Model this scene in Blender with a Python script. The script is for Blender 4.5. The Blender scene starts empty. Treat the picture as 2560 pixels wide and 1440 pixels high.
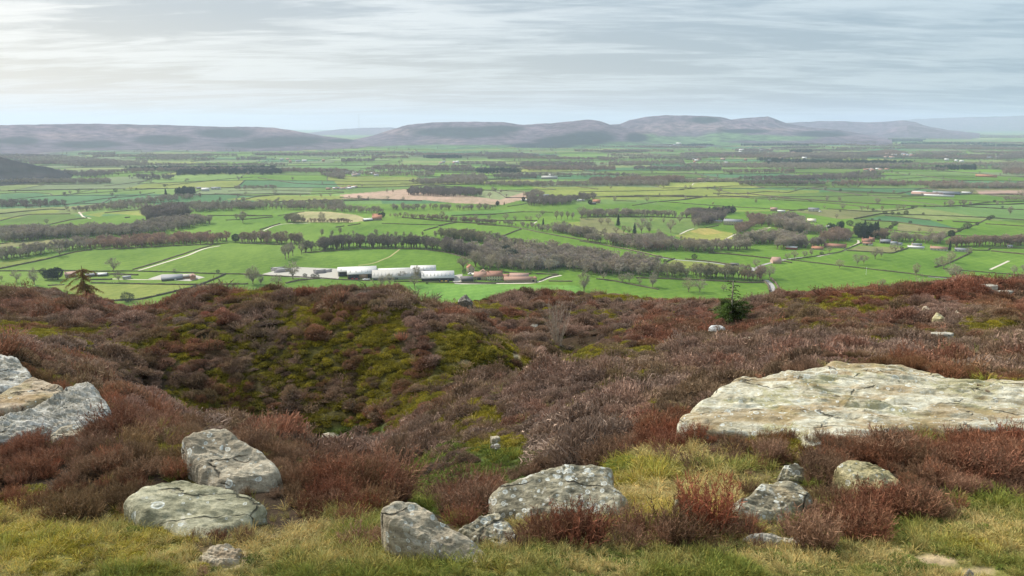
import bpy, math, random
import numpy as np
from mathutils import Vector, noise as mn

R = math.radians
scene = bpy.context.scene
COL = scene.collection
random.seed(7)
RNG = np.random.default_rng(11)

# ------------------------------------------------------------------ camera
F = 1862.0                       # focal length in pixels of the 2560 px wide picture
PITCH = math.atan(408.0 / F)
H = 170.0                        # camera above the valley floor
ST, CT = math.sin(PITCH), math.cos(PITCH)
cam_d = bpy.data.cameras.new('camera')
cam = bpy.data.objects.new('camera', cam_d)
COL.objects.link(cam)
cam_d.sensor_width = 36.0
cam_d.lens = 36.0 * F / 2560.0
cam_d.clip_start = 0.05
cam_d.clip_end = 120000
cam.location = (0, 0, H)
cam.rotation_euler = (math.pi / 2 - PITCH, 0, 0)
scene.camera = cam

# ------------------------------------------------------------------ sky, sun, exposure
SUN_EL, SUN_AZ = 38.0, -50.0      # azimuth clockwise from +Y (straight ahead); negative = to the left
w = bpy.data.worlds.new('World'); scene.world = w; w.use_nodes = True
nt = w.node_tree; nt.nodes.clear()
def N(tree, typ, **kw):
    n = tree.nodes.new(typ)
    for k, v in kw.items():
        setattr(n, k, v)
    return n
def L(tree, a, b): tree.links.new(a, b)
def mathn(t, op, a, b=None, c=None, clamp=False):
    n = N(t, 'ShaderNodeMath', operation=op, use_clamp=clamp)
    for i, v in enumerate((a, b, c)):
        if v is None: continue
        if isinstance(v, (int, float)): n.inputs[i].default_value = v
        else: L(t, v, n.inputs[i])
    return n.outputs[0]
def mixc(t, fac, a, b, blend='MIX'):
    n = N(t, 'ShaderNodeMix', data_type='RGBA', blend_type=blend)
    for i, v in ((0, fac), (6, a), (7, b)):
        if isinstance(v, (int, float)): n.inputs[i].default_value = v
        elif isinstance(v, (tuple, list)): n.inputs[i].default_value = (*v[:3], 1)
        else: L(t, v, n.inputs[i])
    return n.outputs[2]
def ramp(t, fac, stops, interp='LINEAR'):
    n = N(t, 'ShaderNodeValToRGB')
    cr = n.color_ramp; cr.interpolation = interp
    while len(cr.elements) < len(stops): cr.elements.new(0.5)
    for e, (p, c) in zip(cr.elements, stops):
        e.position = p
        e.color = (*c, 1) if isinstance(c, (tuple, list)) else (c, c, c, 1)
    L(t, fac, n.inputs[0])
    return n.outputs[0]
def noisen(t, vec, scale, detail=4, rough=0.55, dist=0.0, out=0):
    n = N(t, 'ShaderNodeTexNoise')
    n.inputs['Scale'].default_value = scale; n.inputs['Detail'].default_value = detail
    n.inputs['Roughness'].default_value = rough; n.inputs['Distortion'].default_value = dist
    if vec is not None: L(t, vec, n.inputs['Vector'])
    return n.outputs[out]

sky = N(nt, 'ShaderNodeTexSky', sky_type='NISHITA', sun_disc=False)
sky.sun_elevation = R(SUN_EL); sky.sun_rotation = R(SUN_AZ)
sky.air_density = 1.0; sky.dust_density = 1.5
tc = N(nt, 'ShaderNodeTexCoord')
sp = N(nt, 'ShaderNodeSeparateXYZ'); L(nt, tc.outputs['Generated'], sp.inputs[0])
zz = mathn(nt, 'ADD', mathn(nt, 'MAXIMUM', sp.outputs[2], 0.0), 0.085)
cx = mathn(nt, 'DIVIDE', sp.outputs[0], zz); cy = mathn(nt, 'DIVIDE', sp.outputs[1], zz)
cmb = N(nt, 'ShaderNodeCombineXYZ'); L(nt, cx, cmb.inputs[0]); L(nt, cy, cmb.inputs[1])
mp = N(nt, 'ShaderNodeMapping'); L(nt, cmb.outputs[0], mp.inputs[0])
mp.inputs['Rotation'].default_value = (0, 0, R(-9)); mp.inputs['Scale'].default_value = (0.5, 1.25, 1)
n1 = noisen(nt, mp.outputs[0], 1.0, 7, 0.56, 0.9)
mp2 = N(nt, 'ShaderNodeMapping'); L(nt, cmb.outputs[0], mp2.inputs[0])
mp2.inputs['Rotation'].default_value = (0, 0, R(14)); mp2.inputs['Scale'].default_value = (1.3, 4.2, 1)
n2 = noisen(nt, mp2.outputs[0], 1.6, 6, 0.6, 0.8)
streak = mathn(nt, 'ADD', mathn(nt, 'MULTIPLY', n1, 0.70), mathn(nt, 'MULTIPLY', n2, 0.30))
cov = ramp(nt, streak, [(0.41, 0.0), (0.60, 1.0)], 'EASE')
# warm brightness towards the veiled sun on the left, blue to the right
side = mathn(nt, 'MULTIPLY_ADD', sp.outputs[0], -0.85, 0.5, clamp=True)       # 1 left .. 0 right
low = mathn(nt, 'SUBTRACT', 1.0, mathn(nt, 'MULTIPLY', sp.outputs[2], 7.5), clamp=True)
warm = mathn(nt, 'MULTIPLY', side, mathn(nt, 'MULTIPLY_ADD', low, 0.75, 0.25))
veil = mixc(nt, side, (2.75, 3.75, 4.55), (3.2, 3.7, 4.15))
veil = mixc(nt, mathn(nt, 'MULTIPLY', warm, 0.95), veil, (7.6, 6.8, 5.6))
cloud = mixc(nt, side, (4.6, 5.6, 6.2), (7.6, 7.5, 7.2))
tot = mixc(nt, cov, veil, cloud)
out_sky = mixc(nt, 0.86, sky.outputs[0], tot)
# brightness raised with height in the sky, added to light the haze and ground
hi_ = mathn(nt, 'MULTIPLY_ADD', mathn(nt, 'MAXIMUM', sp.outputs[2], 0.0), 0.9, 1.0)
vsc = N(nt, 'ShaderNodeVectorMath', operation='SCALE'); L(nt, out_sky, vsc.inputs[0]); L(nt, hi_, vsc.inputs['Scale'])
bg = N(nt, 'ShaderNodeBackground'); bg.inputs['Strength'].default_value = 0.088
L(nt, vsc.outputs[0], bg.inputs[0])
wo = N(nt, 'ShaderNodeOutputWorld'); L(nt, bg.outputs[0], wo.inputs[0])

sun_d = bpy.data.lights.new('sun', 'SUN'); sun = bpy.data.objects.new('sun', sun_d); COL.objects.link(sun)
sun_d.energy = 4.8; sun_d.angle = R(5); sun_d.color = (1.0, 0.93, 0.83)
sd = Vector((math.sin(R(SUN_AZ)) * math.cos(R(SUN_EL)), math.cos(R(SUN_AZ)) * math.cos(R(SUN_EL)), math.sin(R(SUN_EL))))
sun.rotation_euler = sd.to_track_quat('Z', 'Y').to_euler()
sun.location = (0, 0, H + 60)

vs = scene.view_settings
vs.view_transform = 'Standard'; vs.look = 'None'; vs.gamma = 1; vs.exposure = 0.38; vs.use_curve_mapping = False
cy_ = scene.cycles
cy_.use_denoising = True
cy_.denoising_prefilter = 'ACCURATE'
cy_.max_bounces = 4; cy_.diffuse_bounces = 3; cy_.glossy_bounces = 1; cy_.transmission_bounces = 1
cy_.transparent_max_bounces = 4; cy_.volume_bounces = 1
cy_.caustics_reflective = False; cy_.caustics_refractive = False
cy_.use_adaptive_sampling = True; cy_.adaptive_threshold = 0.01

# ------------------------------------------------------------------ pixel <-> world
def ray(px, py):
    px = np.asarray(px, float); py = np.asarray(py, float)
    u = (px - 1280.0) / F; v = (720.0 - py) / F
    return u, CT + v * ST, -ST + v * CT
def project(x, y, z):
    """world -> photograph pixel"""
    zz = z - H
    f = y * CT - zz * ST
    f = np.where(f < 0.05, 0.05, f)
    v = (y * ST + zz * CT) / f
    return 1280.0 + F * x / f, 720.0 - F * v

# ------------------------------------------------------------------ numpy noise
def _h(ix, iy, s):
    n = (ix.astype(np.int64) * 374761393 + iy.astype(np.int64) * 668265263 + s * 974711) & 0xffffffff
    n = ((n ^ (n >> 13)) * 1274126177) & 0xffffffff
    return ((n ^ (n >> 16)) & 0xffff) / 65535.0
def vnoise(x, y, s=0):
    ix = np.floor(x); iy = np.floor(y); fx = x - ix; fy = y - iy
    fx = fx * fx * fx * (fx * (fx * 6 - 15) + 10); fy = fy * fy * fy * (fy * (fy * 6 - 15) + 10)
    a = _h(ix, iy, s); b = _h(ix + 1, iy, s); c = _h(ix, iy + 1, s); d = _h(ix + 1, iy + 1, s)
    return (a + (b - a) * fx) * (1 - fy) + (c + (d - c) * fx) * fy
def fbm(x, y, s=0, o=4, g=0.5):
    x = np.asarray(x, float); y = np.asarray(y, float)
    r = 0; a = 1; t = 0
    for i in range(o):
        r = r + a * (vnoise(x, y, s + i) - 0.5) * 2; t += a
        x = x * 2.03 + 7.1; y = y * 2.03 + 3.7; a *= g
    return r / t

# ------------------------------------------------------------------ the moor we stand on: height from surveyed points (pixel, distance ahead)
COLS = {
 -200: [(1440,2.5),(1300,3.3),(1150,4.4),(1040,5.6),(960,7.2),(905,8.6),(880,19),(840,23),(790,28),(735,36),(700,44)],
 0:    [(1440,2.5),(1300,3.3),(1150,4.3),(1040,5.5),(960,7.0),(900,8.4),(875,19),(840,23),(790,28),(740,36),(708,44)],
 160:  [(1440,2.5),(1300,3.3),(1150,4.25),(1040,5.35),(975,6.5),(940,18),(900,20.5),(850,24),(800,28),(750,35),(728,43)],
 300:  [(1440,2.5),(1300,3.25),(1150,4.2),(1040,5.2),(1010,20.5),(980,21.8),(900,24.3),(820,27),(775,30.5),(758,36)],
 450:  [(1440,2.5),(1300,3.2),(1190,4.0),(1095,4.9),(1060,22.5),(1000,23.8),(900,25.6),(820,27.2),(760,29.2),(737,32.5)],
 600:  [(1440,2.5),(1300,3.15),(1200,3.9),(1110,4.7),(1080,23),(1000,24.6),(900,26.4),(800,28.3),(745,29.8),(717,32)],
 850:  [(1440,2.5),(1330,3.05),(1220,3.8),(1150,17.5),(1090,22.0),(1000,24.4),(900,26.3),(800,28.3),(740,30),(712,32)],
 1000: [(1440,2.5),(1360,2.9),(1270,3.5),(1230,9.5),(1160,12.5),(1080,16.5),(1010,22.5),(900,25.6),(820,27.6),(750,30),(722,33)],
 1150: [(1440,2.5),(1370,2.85),(1300,3.3),(1270,7.2),(1200,8.6),(1110,11.5),(1010,15.5),(950,20),(905,25.0),(870,26.3),(810,28),(788,29),(774,37),(755,42),(738,47)],
 1280: [(1440,2.5),(1350,3.0),(1260,3.6),(1210,7.6),(1140,9.4),(1060,12),(960,17),(895,25.5),(868,27.4),(852,35),(800,40),(750,47),(730,54)],
 1420: [(1440,2.5),(1340,3.05),(1230,3.85),(1165,7.4),(1110,9.2),(1030,12),(940,17.5),(880,25),(850,30),(800,36),(750,45),(729,54)],
 1600: [(1440,2.5),(1340,3.05),(1230,3.8),(1140,4.6),(1100,7.2),(1040,9.6),(970,13.5),(900,19),(840,27),(790,35),(745,46),(729,54)],
 1800: [(1440,2.5),(1320,3.15),(1200,4.0),(1090,5.0),(1050,6.6),(990,10.5),(930,15),(870,21),(812,29),(766,38),(746,47)],
 2000: [(1440,2.5),(1300,3.25),(1160,4.3),(1090,5.0),(940,7.0),(915,14),(880,18.5),(830,24.5),(785,29),(748,33),(730,39)],
 2250: [(1440,2.5),(1300,3.25),(1160,4.3),(1060,5.3),(920,7.4),(900,14.5),(875,19.5),(820,25.5),(770,28.8),(720,32.5),(708,37)],
 2450: [(1440,2.5),(1300,3.25),(1160,4.3),(1060,5.3),(955,6.8),(935,13),(885,19),(825,24.5),(760,28.3),(705,31.5),(695,34)],
 2700: [(1440,2.5),(1300,3.25),(1160,4.3),(1060,5.3),(955,6.8),(930,13),(885,19),(825,24.5),(760,28.3),(715,32),(700,36)],
}
CK = np.array(sorted(COLS), float)
TY = np.concatenate([[0.0], np.exp(np.linspace(math.log(0.5), math.log(1000), 620))])
TAB = []
for k in CK:
    ys = [0.0, 1.2]; zs = [-1.66, -1.66]
    for py, d in COLS[int(k)]:
        _, yy, z_ = ray(k, py)
        ys.append(d); zs.append(d * float(z_ / yy))
    dc, zc = ys[-1], zs[-1]
    ys += [dc + 5, dc + 14, dc + 34, dc + 90, 300, 600, 1000]
    zs += [zc - 1.9, zc - 6.8, zc - 15, zc - 34, -92, -188, -230]
    TAB.append(np.interp(TY, ys, zs))
TAB = np.array(TAB)
def _sm(a, n, ax):
    k = np.exp(-np.linspace(-2, 2, 2 * n + 1) ** 2); k /= k.sum()
    p = [(0, 0), (0, 0)]; p[ax] = (n, n)
    b = np.pad(a, p, mode='edge')
    return np.apply_along_axis(lambda v: np.convolve(v, k, 'valid'), ax, b)
UX = np.linspace(-200, 2700, 240)
TAB = np.array([np.interp(UX, CK, TAB[:, j]) for j in range(len(TY))]).T      # px by distance
TAB = _sm(_sm(TAB, 4, 0), 3, 1)
def moor_raw(x, y):
    yy = np.maximum(y, 0.3)
    k = np.interp(np.log(yy), [math.log(2.5), math.log(30)], [0.894, 0.977])
    u = np.clip((1280 + F * x / yy * k + 200) / 2900 * 239, 0, 238.999)
    t = np.interp(yy, TY, np.arange(len(TY), dtype=float)); t = np.clip(t, 0, len(TY) - 1.001)
    iu = u.astype(int); it = t.astype(int); fu = u - iu; ft = t - it
    return ((TAB[iu, it] * (1 - fu) + TAB[iu + 1, it] * fu) * (1 - ft) + (TAB[iu, it + 1] * (1 - fu) + TAB[iu + 1, it + 1] * fu) * ft)
GULLY = []
def gully_dist(x, y):
    d = np.full(np.shape(x), 1e3)
    for (ax, ay), (bx, by) in zip(GULLY[:-1], GULLY[1:]):
        vx, vy = bx - ax, by - ay; t = np.clip(((x - ax) * vx + (y - ay) * vy) / (vx * vx + vy * vy), 0, 1)
        d = np.minimum(d, np.hypot(x - ax - t * vx, y - ay - t * vy))
    return d
def moor_z(x, y):
    x = np.asarray(x, float); y = np.asarray(y, float)
    z = moor_raw(x, y)
    a = np.clip((y - 7) / 8, 0, 1) 
    z = z + a * (0.36 * fbm(x / 3.0, y / 3.0, 3, 3) + 0.13 * np.clip(1 - (y - 60) / 60, 0.3, 1) * fbm(x / 0.8, y / 0.8, 9, 2)) 
    if GULLY: z = z - 0.85 * np.exp(-(gully_dist(x, y) / 1.5) ** 2) * np.clip((y - 8) / 6, 0, 1)
    z = z - 0.26 * np.clip((y - 14) / 12, 0, 1)      # the heather itself adds its height to the skyline
    z = z - 0.45 * np.exp(-((x / np.maximum(y, 1) + .505) / .045) ** 2) * np.clip((y - 24) / 10, 0, 1)
    z = z + 0.05 * fbm(x / 0.7, y / 0.7, 21, 3) * np.clip(1 - a, 0, 1)
    return z + H
MOUNDS = []
def valley_z(x, y):
    x = np.asarray(x, float); y = np.asarray(y, float)
    r = np.hypot(x, y)
    z = 5.0 * fbm(x / 700, y / 700, 31, 3) * np.clip((r - 700) / 900, 0.25, 1) + 2.0 * fbm(x / 230, y / 230, 35, 2)
    for mx, my, rx, ry, hh in MOUNDS:
        z = z + hh * np.exp(-((x - mx) / rx) ** 2 - ((y - my) / ry) ** 2)
    return z
def ground_z(x, y):
    a = moor_z(x, y); b = valley_z(x, y)
    k = 6.0
    return np.where(np.hypot(x, y) < 300, a, np.maximum(a, b) + k * np.exp(-np.abs(a - b) / k) * 0.5)
def hit(px, py, fn=None, y0=1.5, y1=26000.0, n=1500):
    """where the sight line of a photograph pixel meets the ground (scalar or list)"""
    fn = fn or ground_z
    px = np.atleast_1d(np.asarray(px, float)); py = np.atleast_1d(np.asarray(py, float))
    u, fy, fz = ray(px, py)
    ts = np.exp(np.linspace(math.log(y0), math.log(y1), n))
    Y = ts[None, :] * np.ones((len(px), 1)); X = Y * (u / fy)[:, None]; Z = H + Y * (fz / fy)[:, None]
    below = Z < fn(X, Y)
    i = np.argmax(below, axis=1); i = np.where(below.any(axis=1), i, n - 1); i = np.maximum(i, 1)
    lo = ts[i - 1]; hi = ts[i]
    for _ in range(14):
        m = (lo + hi) / 2
        b = H + m * fz / fy < fn(m * u / fy, m)
        hi = np.where(b, m, hi); lo = np.where(b, lo, m)
    m = (lo + hi) / 2
    return m * u / fy, m, fn(m * u / fy, m)
_g = hit([700, 850, 1000, 1150, 1270, 1340, 1400, 1450], [1075, 1080, 1040, 960, 895, 875, 855, 825], lambda x, y: moor_raw(x, y) + H, 1.5, 90)
GULLY = list(zip(_g[0].tolist(), _g[1].tolist()))
def vhit(px, py): return hit(px, py, valley_z, 500, 26000, 900)
for q in [((860, 660), 150, 75, 7), ((1180, 600), 190, 110, 9), ((1000, 560), 220, 150, 6), ((560, 440), 420, 260, 10),
          ((1640, 640), 150, 90, 3), ((1760, 580), 130, 110, 3), ((300, 640), 200, 80, 5)]:
    (a, b), rx, ry, hh = q
    xx, yy, _ = vhit(a, b); MOUNDS.append((float(xx[0]), float(yy[0]), rx, ry, hh))

# ------------------------------------------------------------------ object helpers
def tag(o, label=None, cat=None, group=None, kind=None):
    if label: o['label'] = label
    if cat: o['category'] = cat
    if group: o['group'] = group
    if kind: o['kind'] = kind
    return o
def mesh_np(name, V, faces, mats=None, colors=None, smooth=False, fmat=None):
    """V (n,3); faces either (m,k) array or list of arrays of equal-k faces"""
    me = bpy.data.meshes.new(name)
    V = np.asarray(V, np.float32)
    fl = faces if isinstance(faces, list) and len(faces) and isinstance(faces[0], np.ndarray) and faces[0].ndim == 2 else [np.asarray(faces)]
    tot = sum(len(f) for f in fl); nl = sum(f.size for f in fl)
    me.vertices.add(len(V)); me.vertices.foreach_set('co', V.ravel())
    me.loops.add(nl); me.polygons.add(tot)
    me.loops.foreach_set('vertex_index', np.concatenate([f.ravel() for f in fl]).astype(np.int32))
    st = []; c = 0
    for f in fl:
        st.append(c + np.arange(len(f)) * f.shape[1]); c += f.size
    me.polygons.foreach_set('loop_start', np.concatenate(st).astype(np.int32))
    if smooth: me.polygons.foreach_set('use_smooth', np.ones(tot, bool))
    for m in (mats if isinstance(mats, (list, tuple)) else [mats]):
        if m: me.materials.append(m)
    if fmat is not None: me.polygons.foreach_set('material_index', np.asarray(fmat, np.int32))
    if colors is not None:
        ca = me.color_attributes.new('Col', 'FLOAT_COLOR', 'POINT')
        c4 = np.ones((len(V), 4), np.float32); c4[:, :3] = colors
        ca.data.foreach_set('color', c4.ravel())
    me.update(calc_edges=True); me.validate()
    return me
def link(name, me, parent=None, loc=None):
    o = bpy.data.objects.new(name, me); COL.objects.link(o)
    if parent: o.parent = parent
    if loc is not None: o.location = loc
    return o
def empty(name, loc, rz=0, sc=1):
    o = bpy.data.objects.new(name, None); COL.objects.link(o)
    o.location = loc; o.rotation_euler = (0, 0, rz); o.scale = (sc, sc, sc); o.empty_display_size = 0.2
    return o
class MB:
    """collects shapes for one mesh"""
    def __init__(s): s.v = []; s.f3 = []; s.f4 = []; s.n = 0; s.c = []
    def add(s, v, f, col=None):
        v = np.asarray(v, float); f = np.asarray(f, int) + s.n
        s.v.append(v); (s.f3 if f.shape[1] == 3 else s.f4).append(f); s.n += len(v)
        s.c.append(np.tile(np.asarray(col if col is not None else (1, 1, 1), float), (len(v), 1)))
    def box(s, x0, x1, y0, y1, z0, z1, col=None):
        v = [(x0, y0, z0), (x1, y0, z0), (x1, y1, z0), (x0, y1, z0), (x0, y0, z1), (x1, y0, z1), (x1, y1, z1), (x0, y1, z1)]
        s.add(v, [(0, 3, 2, 1), (4, 5, 6, 7), (0, 1, 5, 4), (1, 2, 6, 5), (2, 3, 7, 6), (3, 0, 4, 7)], col)
    def tube(s, pts, rad, sides=5, col=None):
        pts = np.asarray(pts, float); n = len(pts)
        t = np.gradient(pts, axis=0); t /= np.linalg.norm(t, axis=1)[:, None] + 1e-9
        ref = np.array([0.0, 0, 1]) if abs(t[0, 2]) < 0.9 else np.array([1.0, 0, 0])
        a = np.cross(t, ref); a /= np.linalg.norm(a, axis=1)[:, None] + 1e-9; b = np.cross(t, a)
        an = np.arange(sides) / sides * 2 * math.pi
        rad = np.asarray(rad, float) * np.ones(n)
        v = pts[:, None, :] + rad[:, None, None] * (np.cos(an)[None, :, None] * a[:, None, :] + np.sin(an)[None, :, None] * b[:, None, :])
        f = []
        for i in range(n - 1):
            for j in range(sides):
                k = (j + 1) % sides
                f.append((i * sides + j, i * sides + k, (i + 1) * sides + k, (i + 1) * sides + j))
        s.add(v.reshape(-1, 3), f, col)
    def strips(s, P0, P1, w, col=None, seed=0):
        """many thin two-sided strips from P0 to P1, width w at the base, narrow tip"""
        P0 = np.asarray(P0, float); P1 = np.asarray(P1, float); n = len(P0)
        rg = np.random.default_rng(seed + n)
        d = P1 - P0; r = rg.normal(size=(n, 3)); sd_ = np.cross(d, r); sd_ /= np.linalg.norm(sd_, axis=1)[:, None] + 1e-9
        w = np.asarray(w, float) * np.ones(n)
        o = sd_ * w[:, None] / 2
        v = np.stack([P0 - o, P0 + o, P1 + o * 0.35, P1 - o * 0.35], axis=1).reshape(-1, 3)
        f = np.arange(n * 4).reshape(n, 4)
        s.v.append(v); s.f4.append(f + s.n); s.n += len(v)
        c = np.asarray(col if col is not None else (1, 1, 1), float)
        if c.ndim == 1: c = np.tile(c, (n, 1))
        s.c.append(np.repeat(c, 4, axis=0))
    def mesh(s, name, mat, smooth=False):
        fl = []
        if s.f4: fl.append(np.concatenate(s.f4))
        if s.f3: fl.append(np.concatenate(s.f3))
        return mesh_np(name, np.concatenate(s.v), fl, mat, np.concatenate(s.c), smooth)
    def build(s, name, mat, parent=None, smooth=False):
        return link(name, s.mesh(name, mat, smooth), parent)

# ------------------------------------------------------------------ materials
def new_mat(name, rough=0.85, spec=0.2):
    m = bpy.data.materials.new(name); m.use_nodes = True
    t = m.node_tree; t.nodes.clear()
    b = N(t, 'ShaderNodeBsdfPrincipled'); o = N(t, 'ShaderNodeOutputMaterial')
    b.inputs['Roughness'].default_value = rough
    b.inputs['Specular IOR Level'].default_value = spec
    L(t, b.outputs[0], o.inputs[0])
    return m, t, b, o
def attr(t, name, inst=False):
    n = N(t, 'ShaderNodeAttribute', attribute_name=name)
    if inst: n.attribute_type = 'INSTANCER'
    return n
def pos(t): return N(t, 'ShaderNodeNewGeometry').outputs['Position']
def bump(t, b, h, strength=0.5, dist=0.05):
    n = N(t, 'ShaderNodeBump'); n.inputs['Strength'].default_value = strength; n.inputs['Distance'].default_value = dist
    L(t, h, n.inputs['Height']); L(t, n.outputs[0], b.inputs['Normal'])
def plain(name, col, rough=0.8, var=0.25, scale=0.6, spec=0.2):
    m, t, b, o = new_mat(name, rough, spec)
    tcn = N(t, 'ShaderNodeTexCoord').outputs['Object']
    n = noisen(t, tcn, scale, 5, 0.6)
    c = mixc(t, n, tuple(c * (1 - var) for c in col), tuple(min(1, c * (1 + var)) for c in col))
    L(t, c, b.inputs['Base Color'])
    return m
def foliage_mat(name, inst=True, transl=0.25, gain=1.0):
    """per-strip colour (Col) times the per-plant tint"""
    m, t, b, o = new_mat(name, 0.8, 0.15)
    c = attr(t, 'Col').outputs['Color']
    if inst: c = mixc(t, 1.0, c, attr(t, 'tint', True).outputs['Color'], 'MULTIPLY')
    L(t, c, b.inputs['Base Color'])
    if transl:
        tr = N(t, 'ShaderNodeBsdfTranslucent'); L(t, c, tr.inputs[0])
        mx = N(t, 'ShaderNodeMixShader'); mx.inputs[0].default_value = transl
        L(t, b.outputs[0], mx.inputs[1]); L(t, tr.outputs[0], mx.inputs[2]); L(t, mx.outputs[0], o.inputs[0])
    return m
def srgb(r, g, b):
    f = lambda c: ((c / 255 + 0.055) / 1.055) ** 2.4 if c > 10 else c / 255 / 12.92
    return (f(r), f(g), f(b))

# ------------------------------------------------------------------ scattering many small plants as ONE object
def scatter(name, P, rz, sc, idx, tint, protos, tilt=None):
    me = bpy.data.meshes.new(name); n = len(P)
    me.vertices.add(n); me.vertices.foreach_set('co', np.asarray(P, np.float32).ravel())
    def at(nm, typ, data, key):
        a = me.attributes.new(nm, typ, 'POINT'); a.data.foreach_set(key, data)
    rot = np.zeros((n, 3), np.float32); rot[:, 2] = rz
    if tilt is not None: rot[:, :2] = tilt
    sc = np.asarray(sc, np.float32)
    if sc.ndim == 1: sc = np.repeat(sc[:, None], 3, 1)
    at('rot', 'FLOAT_VECTOR', rot.ravel(), 'vector'); at('scl', 'FLOAT_VECTOR', sc.ravel().astype(np.float32), 'vector')
    at('idx', 'INT', np.asarray(idx, np.int32), 'value')
    c4 = np.ones((n, 4), np.float32); c4[:, :3] = tint
    at('tint', 'FLOAT_COLOR', c4.ravel(), 'color')
    o = link(name, me)
    pc = bpy.data.collections.new(name + '_kinds')
    for i, pm in enumerate(protos):
        po = bpy.data.objects.new('%s_kind%02d' % (name, i), pm); pc.objects.link(po)
    g = bpy.data.node_groups.new(name + '_scatter', 'GeometryNodeTree')
    g.interface.new_socket('Geometry', in_out='INPUT', socket_type='NodeSocketGeometry')
    g.interface.new_socket('Geometry', in_out='OUTPUT', socket_type='NodeSocketGeometry')
    gi = g.nodes.new('NodeGroupInput'); go = g.nodes.new('NodeGroupOutput')
    ci = g.nodes.new('GeometryNodeCollectionInfo'); ci.inputs['Collection'].default_value = pc
    ci.inputs['Separate Children'].default_value = True; ci.inputs['Reset Children'].default_value = True
    io = g.nodes.new('GeometryNodeInstanceOnPoints'); io.inputs['Pick Instance'].default_value = True
    def na(nm, typ):
        a = g.nodes.new('GeometryNodeInputNamedAttribute'); a.data_type = typ; a.inputs['Name'].default_value = nm
        return a.outputs['Attribute']
    g.links.new(gi.outputs[0], io.inputs['Points']); g.links.new(ci.outputs[0], io.inputs['Instance'])
    g.links.new(na('idx', 'INT'), io.inputs['Instance Index'])
    g.links.new(na('rot', 'FLOAT_VECTOR'), io.inputs['Rotation']); g.links.new(na('scl', 'FLOAT_VECTOR'), io.inputs['Scale'])
    g.links.new(io.outputs[0], go.inputs[0])
    md = o.modifiers.new('scatter', 'NODES'); md.node_group = g
    return o
def inpoly(px, py, poly):
    poly = np.asarray(poly, float); r = np.zeros(np.shape(px), bool)
    x0, y0 = poly[:, 0], poly[:, 1]; x1, y1 = np.roll(x0, -1), np.roll(y0, -1)
    for a, b, c, d in zip(x0, y0, x1, y1):
        if b == d: continue
        r ^= ((b > py) != (d > py)) & (px < (c - a) * (py - b) / (d - b) + a)
    return r

# ------------------------------------------------------------------ what grows where on the moor (seen at photograph pixels of the ground)
MOSS = [(70,835,170,30,0,1),(730,770,70,18,-10,.8),(790,800,90,40,0,.6),(860,930,330,110,10,.55),(1180,870,130,45,10,.9),(1050,960,160,60,0,.7),
 (560,1010,140,60,0,.75),(760,1040,170,50,0,.6),(1500,895,170,26,-5,.9),(1610,925,70,18,0,.7),(1250,1040,45,20,0,.9),(1240,1120,90,45,0,.6),
 (1020,1190,60,30,0,.7),(1190,772,70,14,0,.8),(1640,745,230,11,0,.85),(2020,765,90,22,0,.5),(1895,925,35,35,0,1),(2480,820,90,70,0,.65),
 (2070,810,80,25,0,.5),(1340,775,70,12,0,.4),(990,770,90,16,0,.5),(600,770,70,14,0,.4),(1160,1060,30,20,0,.7),(1640,1010,30,30,0,.8),(1530,1070,50,20,0,.5),
 (1800,850,90,14,0,.6),(1290,800,60,10,0,.4),(2250,840,140,22,0,.35),(300,900,200,40,0,.25),(430,1130,110,50,0,.7),(520,1185,60,25,-15,1),(360,1130,60,25,0,.7),(90,1290,300,50,0,.4),
 (150,1380,260,60,0,.9),(400,1340,90,50,0,.9),(1600,1180,90,30,0,1),(1560,1290,260,30,0,.7),(1800,1330,120,20,0,.4),(2450,1360,120,40,0,.4),(900,1410,300,20,0,.1),(1230,1430,50,14,0,.9),(1930,1120,90,30,0,.7)]
GREEN = [(1160,1190,170,80,0,.7),(1080,1240,70,40,0,1),(860,1095,110,28,-10,.9),(1330,1150,90,30,0,.6),(1000,1215,90,40,0,.6),(750,1120,70,30,0,.6),
 (300,1120,70,20,0,.6),(2150,1400,500,70,0,.55),(1450,1420,400,40,0,.5),(700,1420,160,30,0,.5),(2450,1300,120,60,0,.7),(1050,1400,120,30,0,.6),(1200,880,40,20,0,.4),(1560,1165,30,15,0,1),(330,1330,110,20,0,.5),(1480,1290,30,12,0,.8)]
STRAW = [(1700,1230,170,100,0,.95),(1850,1180,150,60,0,.55),(100,1370,330,80,0,.6),(850,1380,330,60,0,.85),(1450,1400,450,40,0,.6),(2150,1370,400,60,0,.45),
 (900,1310,90,60,0,.5),(1030,1190,60,30,0,.4),(2350,1120,80,40,0,.4),(1500,1330,300,30,0,.4),(2120,1260,100,40,0,.4),(2480,1330,120,80,0,.5),(50,718,90,10,0,.5),(1620,755,90,6,0,.4),(1850,860,80,10,0,.5)]
RED = [(1660,1085,110,45,10,1),(880,1230,120,80,0,.9),(2530,1100,90,50,0,1),(1780,1335,100,40,0,1),(2090,1335,110,40,0,.9),(1450,1370,190,28,0,.85),
 (330,1060,140,60,0,.6),(60,1140,150,120,0,.7),(2230,1290,90,60,0,.8),(2450,1190,160,70,0,.6),(1180,1340,60,30,0,.9),(1090,1370,90,30,0,.9),(1740,800,60,30,0,.8),
 (560,790,50,20,0,1),(1640,835,60,25,0,.7),(2200,735,260,22,0,.6),(2420,715,120,22,0,.7),(950,860,70,40,0,.6),(850,890,60,30,0,.5),(60,770,90,20,0,.5),(250,760,90,18,0,.6),
 (1230,900,35,12,0,1),(740,870,60,30,0,.4),(1390,1310,90,30,0,.7),(1180,1240,60,40,0,.9),(500,1120,60,20,0,1)]
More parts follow.
